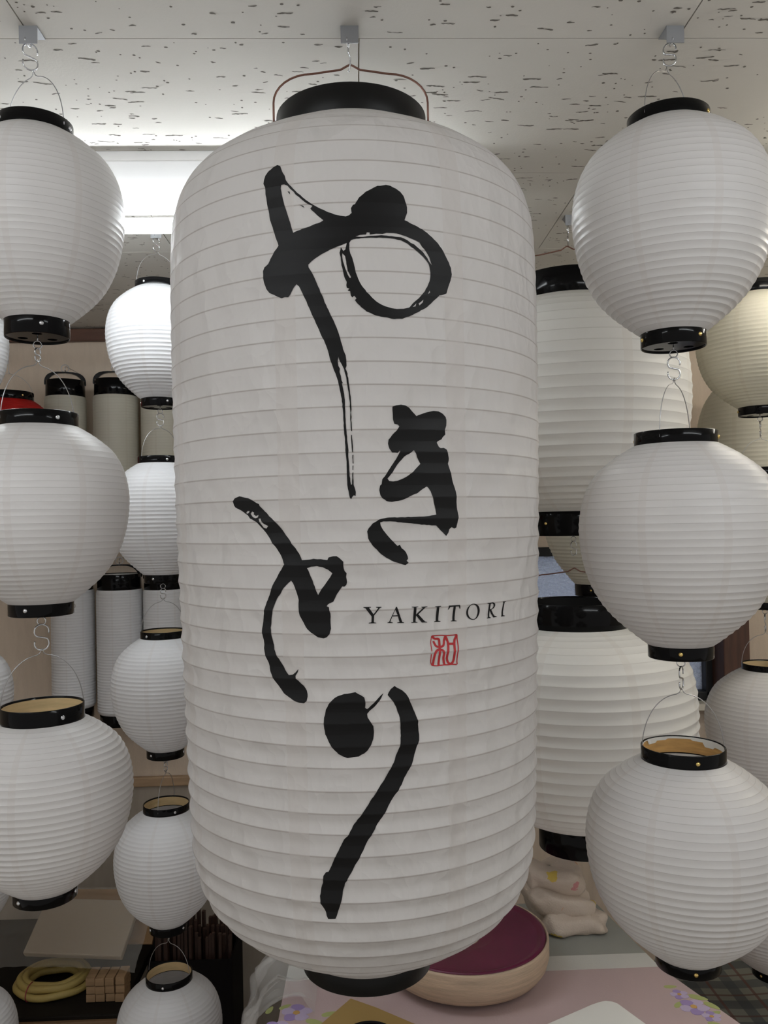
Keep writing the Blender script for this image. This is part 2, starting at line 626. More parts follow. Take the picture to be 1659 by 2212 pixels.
def pit_mesh(seed, x0, x1, y0, y1):
    r = random.Random(seed)
    mb = MB()
    area = (x1 - x0) * (y1 - y0)
    for _ in range(int(480 * area)):
        x, y = r.uniform(x0 + .012, x1 - .03), r.uniform(y0 + .008, y1 - .008)
        L = r.choice((0.007, 0.010, 0.013, 0.016, 0.020, 0.027)) * r.uniform(.8, 1.15)
        L = min(L, x1 - .008 - x)
        n = max(3, int(L / 0.0032))
        w = r.uniform(0.0008, 0.0016)
        yy = 0
        top, bot = [], []
        sl = r.uniform(-.12, .12)
        for i in range(n + 1):
            yy += r.uniform(-.0013, .0013)
            ww_ = w * r.uniform(.55, 1.5) * (0.5 if i in (0, n) else 1)
            px = x + L * i / n
            py = y + yy + sl * L * i / n
            top.append((px, py + ww_, 0))
            bot.append((px, py - ww_, 0))
        V = top + bot
        mb.add(V, [(i, n + 1 + i, n + 2 + i, i + 1) for i in range(n)])
    for _ in range(int(560 * area)):
        x, y = r.uniform(x0 + .006, x1 - .006), r.uniform(y0 + .006, y1 - .006)
        rad = r.uniform(.0009, .0022)
        st = r.uniform(.8, 1.5)
        mb.add([(x + rad * st * cos(a) * r.uniform(.8, 1.2), y + rad * sin(a) * r.uniform(.8, 1.2), 0) for a in [2 * pi * k / 7 for k in range(7)]], [tuple(range(6, -1, -1))])
    return mb.mesh('pits')


tile_cache = {}
row0 = 1.164
for k in range(-4, 4):
    ya, yb = max(YF, row0 + PD * k), row0 + PD * (k + 1)
    yb = min(yb, BACK)
    off = 0.015 if k % 2 == 0 else 0.47
    n0 = int(math.floor((XL - off) / PW)) - 1
    for n in range(n0, n0 + 7):
        xa, xb = max(off + PW * n, XL), min(off + PW * (n + 1), XR)
        if xb - xa < 0.02 or yb - ya < 0.02:
            continue
        w, d = xb - xa - GAP, yb - ya - GAP
        key = (round(w, 3), round(d, 3))
        if key not in tile_cache:
            tb = MB().box((0, 0, 0.0025), (w, d, 0.005))
            tm = tb.mesh('ceiling_tile')
            tm.materials.append(MATS['tile_white'])
            tile_cache[key] = (tm, [])
        tm, pits = tile_cache[key]
        t = link('ceiling_tile', tm, None, ceil)
        t.location = ((xa + xb) / 2, (ya + yb) / 2, CEIL)
        if yb > 0.6:
            if len(pits) < 3:
                pm = pit_mesh(rng.randint(0, 9999), -w / 2, w / 2, -d / 2, d / 2)
                pm.materials.append(MATS['tile_pit'])
                pits.append(pm)
            p = link('pits', pits[(n + k) % len(pits)], None, t)
            p.location = (0, 0, -0.0003)
            p['kind'] = 'stuff'


# ------------------------------------------------------------------ ceiling lamps (bare-tube batten fittings): the visible one, and unseen ones added for light
def tube_lamp(loc, label, length=1.24, tube='lamp_tube'):
    root = empty('ceiling_lamp', loc)
    tag(root, label, 'lamp', 'bare tube ceiling lamps')
    h = length / 2
    prof = [(-0.098, 0.0), (-0.098, -0.018), (-0.010, -0.078), (0.010, -0.078), (0.098, -0.018), (0.098, 0.0)]
    V = [(x, y, z) for x in (-h, h) for y, z in prof]
    F = [(i, (i + 1) % 6, 6 + (i + 1) % 6, 6 + i) for i in range(6)] + [tuple(range(5, -1, -1)), tuple(range(6, 12))]
    MB().add(V, F).build('lamp_housing', 'lamp_body', root, bevel=0.002)
    tb = MB()
    tb.tube([(-h + 0.03, 0, -0.1020), (h - 0.03, 0, -0.1020)], 0.0145, 16)
    tb.build('lamp_tube', tube, root)
    for s in (-1, 1):
        MB().box((s * (h - 0.016), 0, -0.092), (0.026, 0.034, 0.05)).build('lamp_holder', 'lamp_body', root, bevel=0.003)
    return root


tube_lamp((-0.45, 1.61, CEIL), 'white batten ceiling lamp with a glowing tube behind the largest lantern')
tube_lamp((1.48, 1.61, CEIL), 'unseen batten lamp added beyond the picture edge to brighten the right and back', tube='fill_tube_warm')  # added, never in view: lifts the right-hand ceiling and back lanterns
tube_lamp((-0.95, 0.20, CEIL), 'unseen batten lamp added overhead to brighten the silver-rivet string and largest lantern', tube='fill_tube_front')  # added out of view to light the lantern fronts on this side
tube_lamp((1.05, 0.20, CEIL), 'unseen batten lamp added overhead to brighten the brass-rivet string from the front', tube='fill_tube_front')  # its unseen counterpart, added to even out the front light


# ------------------------------------------------------------------ lantern builder
def smooth_profile(pts, n=400):
    """(z, r) control points -> dense polyline by arc length"""
    P = [np.array(p, float) for p in pts]
    Q = []
    for i in range(len(P) - 1):
        p0, p1, p2, p3 = P[max(i - 1, 0)], P[i], P[i + 1], P[min(i + 2, len(P) - 1)]
        for k in range(10):
            t = k / 10
            q = .5 * ((2 * p1) + (-p0 + p2) * t + (2 * p0 - 5 * p1 + 4 * p2 - p3) * t * t + (-p0 + 3 * p1 - 3 * p2 + p3) * t ** 3)
            Q.append(q)
    Q.append(P[-1])
    Q = np.array(Q)
    s = np.concatenate([[0], np.cumsum(np.hypot(*(Q[1:] - Q[:-1]).T))])
    return s, Q


GLOBE = [(0, .42), (.03, .53), (.065, .64), (.13, .80), (.2, .90), (.275, .96), (.36, .993), (.44, 1), (.536, .98), (.63, .9375),
         (.717, .872), (.804, .77), (.877, .64), (.95, .465), (1, .325)]
DRUM = [(0, .92), (.01, .96), (.03, .99), (.07, 1), (.5, 1), (.93, 1), (.97, .985), (.99, .95), (1, .9)]


def envelope(table, zt, zb, rt, rb, R):
    out = []
    a0, a1 = table[0][1], table[-1][1]
    peak = max(range(len(table)), key=lambda i: table[i][1])
    for i, (u, v) in enumerate(table):
        e, a = (rt / R, a0) if i <= peak else (rb / R, a1)
        v2 = e + (v - a) / (1 - a) * (1 - e)
        out.append((zt + (zb - zt) * u, v2 * R))
    return out


USAMP = [0, .05, .16, .33, .5, .67, .84, .95]


def ring_table(env, pitch, b_top, b_bot, seed=0, tri=0.5):
    """rows of (z, r, rib) down the shade: hoops stand proud, the paper sags in between them"""
    s, Q = smooth_profile(env)
    S = s[-1]
    n = max(6, int(round(S / pitch)))
    r_ = random.Random(seed)
    hoops = [S * (i + (r_.uniform(-.05, .05) if 0 < i < n else 0)) / n for i in range(n + 1)]
    rows = []
    for i in range(n):
        frac = i / n
        b = b_top + (b_bot - b_top) * min(1, max(0, (frac - .1) / .75))
        b *= r_.uniform(.85, 1.15)
        edge = min(1, i / 2 + .1, (n - 1 - i) / 2 + .1)
        b *= edge
        for u in USAMP:
            ss = hoops[i] + (hoops[i + 1] - hoops[i]) * u
            z = np.interp(ss, s, Q[:, 0])
            r = np.interp(ss, s, Q[:, 1])
            z2, r2 = np.interp(min(ss + .001, S), s, Q[:, 0]), np.interp(min(ss + .001, S), s, Q[:, 1])
            z1, r1 = np.interp(max(ss - .001, 0), s, Q[:, 0]), np.interp(max(ss - .001, 0), s, Q[:, 1])
            t = np.array([z2 - z1, r2 - r1])
            t /= max(1e-9, np.hypot(*t))
            nz, nr = t[1], -t[0]       # outward
            if nr < 0:
                nz, nr = -nz, -nr
            sag = b * (tri * (1 - abs(2 * u - 1)) + (1 - tri) * sin(pi * u))
            rows.append((z - nz * sag, r - nr * sag, 1.0 if u == 0 else 0.0))
    rows.append((Q[-1][0], Q[-1][1], 1.0))
    return rows


def shade_mesh(rows, zref, seg, wob=0.0, seed=0):
    n = len(rows)
    Z = np.array([a[0] for a in rows]) - zref
    Rr = np.array([a[1] for a in rows])
    A = np.arange(seg) * 2 * pi / seg
    ph = seed * 1.7
    W = 1 + wob * (np.sin(3 * A + ph)[None, :] * np.sin(Z * 17 + ph)[:, None] + .6 * np.sin(5 * A - ph)[None, :] * np.cos(Z * 29)[:, None])
    X = Rr[:, None] * W * np.sin(A)[None, :]
    Y = -Rr[:, None] * W * np.cos(A)[None, :]
    ZZ = np.repeat(Z[:, None], seg, 1) + wob * .02 * np.sin(2 * A + ph)[None, :]
    V = np.stack([X, Y, ZZ], -1).reshape(-1, 3)
    i = np.arange(n - 1)[:, None]
    k = np.arange(seg)[None, :]
    l = (k + 1) % seg
    F = np.stack([i * seg + k, (i + 1) * seg + k, (i + 1) * seg + l, i * seg + l], -1).reshape(-1, 4)
    me = bpy.data.meshes.new('shade')
    me.from_pydata(V.tolist(), [], F.tolist())
    me.polygons.foreach_set('use_smooth', [True] * len(me.polygons))
    at = me.attributes.new('rib', 'FLOAT', 'POINT')
    at.data.foreach_set('value', np.repeat(np.array([a[2] for a in rows]), seg).astype(np.float32))
    uv = me.uv_layers.new(name='UVMap')
    kk = np.broadcast_to(k, (n - 1, seg))
    u0 = kk / seg
    u1 = (kk + 1) / seg
    v0 = np.broadcast_to(i / n, (n - 1, seg))
    v1 = np.broadcast_to((i + 1) / n, (n - 1, seg))
    UV = np.stack([u0, v0, u0, v1, u1, v1, u1, v0], -1).reshape(-1)
    uv.data.foreach_set('uv', UV.astype(np.float32))
    me.update()
    return me


def ring_prof(r, z0, z1, t):
    e = min(0.0012, t * .4)
    return [(r - e, z1), (r, z1 - e), (r, z0 + e), (r - e, z0), (r - t + e, z0), (r - t, z0 + e), (r - t, z1 - e), (r - t + e, z1)]


def circle(cx, cy, r, n=20):
    return [(cx + r * cos(2 * pi * i / n), cy + r * sin(2 * pi * i / n)) for i in range(n)]


RIV_CACHE = {}


def rivet(parent, ang, r, z, size, mat):
    key = (mat, size)
    if key not in RIV_CACHE:
        mb = MB()
        prof = [(0.0001, size * .62), (size * .45, size * .55), (size * .8, size * .32), (size, 0.0), (size * .9, -size * .3)]
        seg = 12
        V, F = [], []
        for rr, h in prof:
            for q in range(seg):
                a = 2 * pi * q / seg
                V.append((rr * cos(a), -h, rr * sin(a)))
        for i in range(len(prof) - 1):
            for q in range(seg):
                F.append((i * seg + q, i * seg + (q + 1) % seg, (i + 1) * seg + (q + 1) % seg, (i + 1) * seg + q))
        mb.add(V, F, True)
        me = mb.mesh('rivet')
        me.materials.append(MATS[mat])
        RIV_CACHE[key] = me
    o = link('rivet', RIV_CACHE[key], None, parent)
    o.location = (r * sin(ang), -r * cos(ang), z)
    o.rotation_euler = (0, 0, ang)
    return o


def gothic_bail(r, zc, h, ang, thick, round_=2.2):
    """thin wire bail: legs rise from the collar and meet in a small loop at the top"""
    pts = []
    N = 14
    for i in range(N + 1):
        a = radians(84) * i / N
        pts.append((-r * cos(a) ** .9, zc + h * .945 * sin(a)))
    pts.append((-.0028, zc + h * .97))
    full = pts + [(0.0, zc + h + 0.004)] + [(-x, z) for x, z in reversed(pts)]
    return [(x * cos(ang), x * sin(ang), z) for x, z in full]


def wide_bail(r, zc, h, thick):
    """broad bail: upright legs, rounded corners, nearly level top with a nib in the middle"""
    c = r * .50
    pts = [(-r, zc), (-r, zc + h * .45)]
    for i in range(1, 9):
        a = pi / 2 * i / 8
        pts.append((-r + c * (1 - cos(a)), zc + h * .45 + (h * .43) * sin(a)))
    pts += [(-.022, zc + h * .93), (-.014, zc + h * .94), (-.004, zc + h)]
    full = pts + [(0, zc + h + .002)] + [(-x, z) for x, z in reversed(pts)]
    return [(x, 0, z) for x, z in full]


def lantern(name, label, group, X, Y, top, bot, R, paper_mat, pitch, sag, profile=GLOBE, env=None, seg=72, riv=('steel', 27, -28), nriv=3,
            bail=('gothic', 0.071, 0.0), collar_mat='collar_gloss', liner='liner_bamboo', eye=True, seed=0, wob=0.004, yaw=None, wire='wire_steel', cat='lantern'):
    zt1, zt2, rt = top
    zb1, zb2, rb = bot
    z0 = zb2
    face = atan2(X, Y) if yaw is None else yaw         # turn the lantern's front to the aisle
    root = empty(name, (X, Y, z0), -face)
    tag(root, label, cat, group)
    e = env if env is not None else envelope(profile, zt2 + .002, zb1 - .002, rt * 1.01, rb * 1.01, R)
    rows = ring_table(e, pitch, sag[0], sag[1], seed)
    sh = link('shade', shade_mesh(rows, z0, seg, wob, seed), paper_mat, root)
    th = 0.0022 if rt < .08 else .003
    zlo_t = zt2 - .006
    tc = MB().lathe(ring_prof(rt, zlo_t - z0, zt1 - z0, th), 64, closed=True).build('top_collar', collar_mat, root)
    if liner:
        MB().lathe([(rt - th - .0003, zlo_t - z0 + .002), (rt - th - .0003, zt1 - z0 - .003)], 64).build('collar_liner', liner, tc, fix=False)
    if liner == 'liner_orange':
        rf = random.Random(seed)
        N = 96
        ri = rt - th - .0009
        V, F = [], []
        d = .006
        for q in range(N + 1):
            a = 2 * pi * q / N
            if q % 5 == 0:
                d = rf.choice((.0015, .003, .005, .008, .011))
            V += [(ri * sin(a), -ri * cos(a), zt1 - z0 - .0012), (ri * sin(a), -ri * cos(a), zt1 - z0 - .0012 - d)]
        F = [(2 * q, 2 * q + 1, 2 * q + 3, 2 * q + 2) for q in range(N)]
        MB().add(V, F, True).build('paper_flap', 'liner_white', tc, fix=False)
    zhi_b = zb1 + .006
    bc = MB().lathe(ring_prof(rb, 0, zhi_b - z0, th), 64, closed=True).build('bottom_collar', collar_mat, root)
    pl = MB()
    holes = [circle(rb * .52 * cos(a), rb * .52 * sin(a), rb * .16, 14) for a in (0.5, 0.5 + 2 * pi / 3, 0.5 + 4 * pi / 3)]
    pl.prism([circle(0, 0, rb - th * .5, 40)] + holes, .002, .0045)
    pl.build('base_plate', collar_mat, bc)
    if riv:
        mat, at_, ab_ = riv
        rs = 0.0033 if rt < .08 else .004
        for q in range(nriv):
            nt_ = 2 if liner == 'liner_orange' else nriv
            if q < nt_:
                rivet(tc, radians(at_ + 360 / nt_ * q), rt, (zt1 + zt2) / 2 - z0, rs, mat)
            rivet(bc, radians(ab_ + 360 / nriv * q), rb, (zb1 + zb2) / 2 - z0, rs, mat)
    if bail:
        kind, h, ang = bail
        zc = (zt1 + zt2) / 2 - z0
        if kind == 'gothic':
            MB().tube(gothic_bail(rt - .0005, zc, (zt1 + h) - (zt1 + zt2) / 2, ang, .0008), .00065, 6).build('wire_bail', wire, root)
        elif kind == 'wide':
            MB().tube(wide_bail(rt + .004, zc, h + (zt1 - zt2) / 2, .0015), .0015, 8).build('wire_bail', 'wire_brown', root)
        elif kind == 'strap':
            mb = MB()
            N = 20
            rr = rt + .003
            V = []
            zz = zt1 - z0
            for i in range(N + 1):
                a = pi * i / N
                x = -rr * (1 if abs(cos(a)) > .999 else 1) * (abs(cos(a)) ** .55) * (1 if cos(a) >= 0 else -1)
                z = zz - .01 + h * sin(a) ** .8
                for dy in (-.007, .007):
                    V.append((x, dy, z))
                V.append((x * .84, .007, z - .0035 - .008 * abs(cos(a))))
                V.append((x * .84, -.007, z - .0035 - .008 * abs(cos(a))))
            F = []
            for i in range(N):
                for q in range(4):
                    F.append((i * 4 + q, i * 4 + (q + 1) % 4, (i + 1) * 4 + (q + 1) % 4, (i + 1) * 4 + q))
            mb.add(V, F)
            hd = mb.build('strap_handle', collar_mat, root)
            MB().tube([(.012 * cos(a), 0, zz - .01 + h + .012 + .012 * sin(a)) for a in [2 * pi * i / 20 for i in range(20)]], .0014, 6, closed=True).build('ring', 'wire_steel', hd)
    if eye:
        ep = [(0, 0, .004), (0, 0, -.003)] + [(.0055 * sin(a), 0, -.0085 + .0055 * cos(a)) for a in [2 * pi * i / 14 for i in range(15)]]
        MB().tube(ep, .0009, 6).build('hook_eye', 'steel', bc)
    return root, sh, rows


SCACHE = {}


def s_hook(X, Y, zlo, zhi, ang, label, group='wire hooks between the hanging lanterns', thick=.0011):
    """open S of wire; the lower bend carries a bail, the upper one hangs in an eye"""
    H = zhi - zlo
    r = H / 4 + thick / 2
    pts = []
    for i in range(15):
        a = radians(-20 + 245 * i / 14)
        pts.append((r * cos(a), 0, H - r + r * sin(a)))
    low = []
    for i in range(15):
        a = radians(160 + 245 * i / 14)
        low.append((r * cos(a), 0, r + r * sin(a)))
    pts = pts + list(reversed(low))
    o = MB().tube(pts, thick, 8).build('s_hook', 'steel')
    o.location = (X, Y, zlo)
    o.rotation_euler = (0, 0, ang)
    tag(o, label, 'hook', group)
    return o


def ceiling_bracket(X, Y, label):
    root = empty('ceiling_bracket', (X, Y, CEIL))
    tag(root, label, 'bracket', 'metal hanging brackets on the ceiling')
    mb = MB()
    mb.box((.003, -.026, -.0120), (.0245, .0014, .024))
    mb.box((.003, -.011, -.0008), (.0245, .031, .0014))
    mb.add([(-.0090, -.026, -.001), (-.0090, .002, -.001), (-.0090, -.026, -.020), (-.0082, -.026, -.001), (-.0082, .002, -.001), (-.0082, -.026, -.020)],
           [(0, 1, 2), (5, 4, 3), (0, 3, 4, 1), (1, 4, 5, 2), (2, 5, 3, 0)])
    mb.build('bracket_plate', 'steel_dull', root)
    MB().tube([(.001 * sin(a), -.019 + .0085 * sin(a), -.0185 + .0045 * cos(a)) for a in [2 * pi * i / 16 for i in range(16)]], .0009, 6, closed=True).build('bracket_ring', 'steel', root)
    return root


# ------------------------------------------------------------------ the largest lantern
MENV = [(2.246, .104), (2.240, .118), (2.22, .155), (2.20, .190), (2.18, .216), (2.16, .2315), (2.14, .2402), (2.12, .2455), (2.10, .248), (2.05, .2500),
        (1.95, .2505), (1.86, .2500), (1.74, .2483), (1.65, .246), (1.55, .243), (1.44, .2395), (1.38, .2375), (1.32, .2350), (1.29, .2330), (1.26, .2275),
        (1.24, .2210), (1.22, .2100), (1.20, .192), (1.18, .167), (1.16, .1335), (1.145, .108), (1.136, .094)]
MX, MY = 0.002, 1.16
main, main_shade, main_rows = lantern('paper_lantern', 'huge white cylindrical lantern with black brush lettering and YAKITORI print', None, MX, MY,
                                      (2.2818, 2.246, .1042), (1.136, 1.1088, .0880), .25, 'paper_big', .0252, (.0003, .0036), env=MENV, seg=160,
                                      riv=None, bail=('wide', .077, 0), collar_mat='collar_satin', liner='collar_satin', eye=False, seed=3, wob=0.0, yaw=0.0)
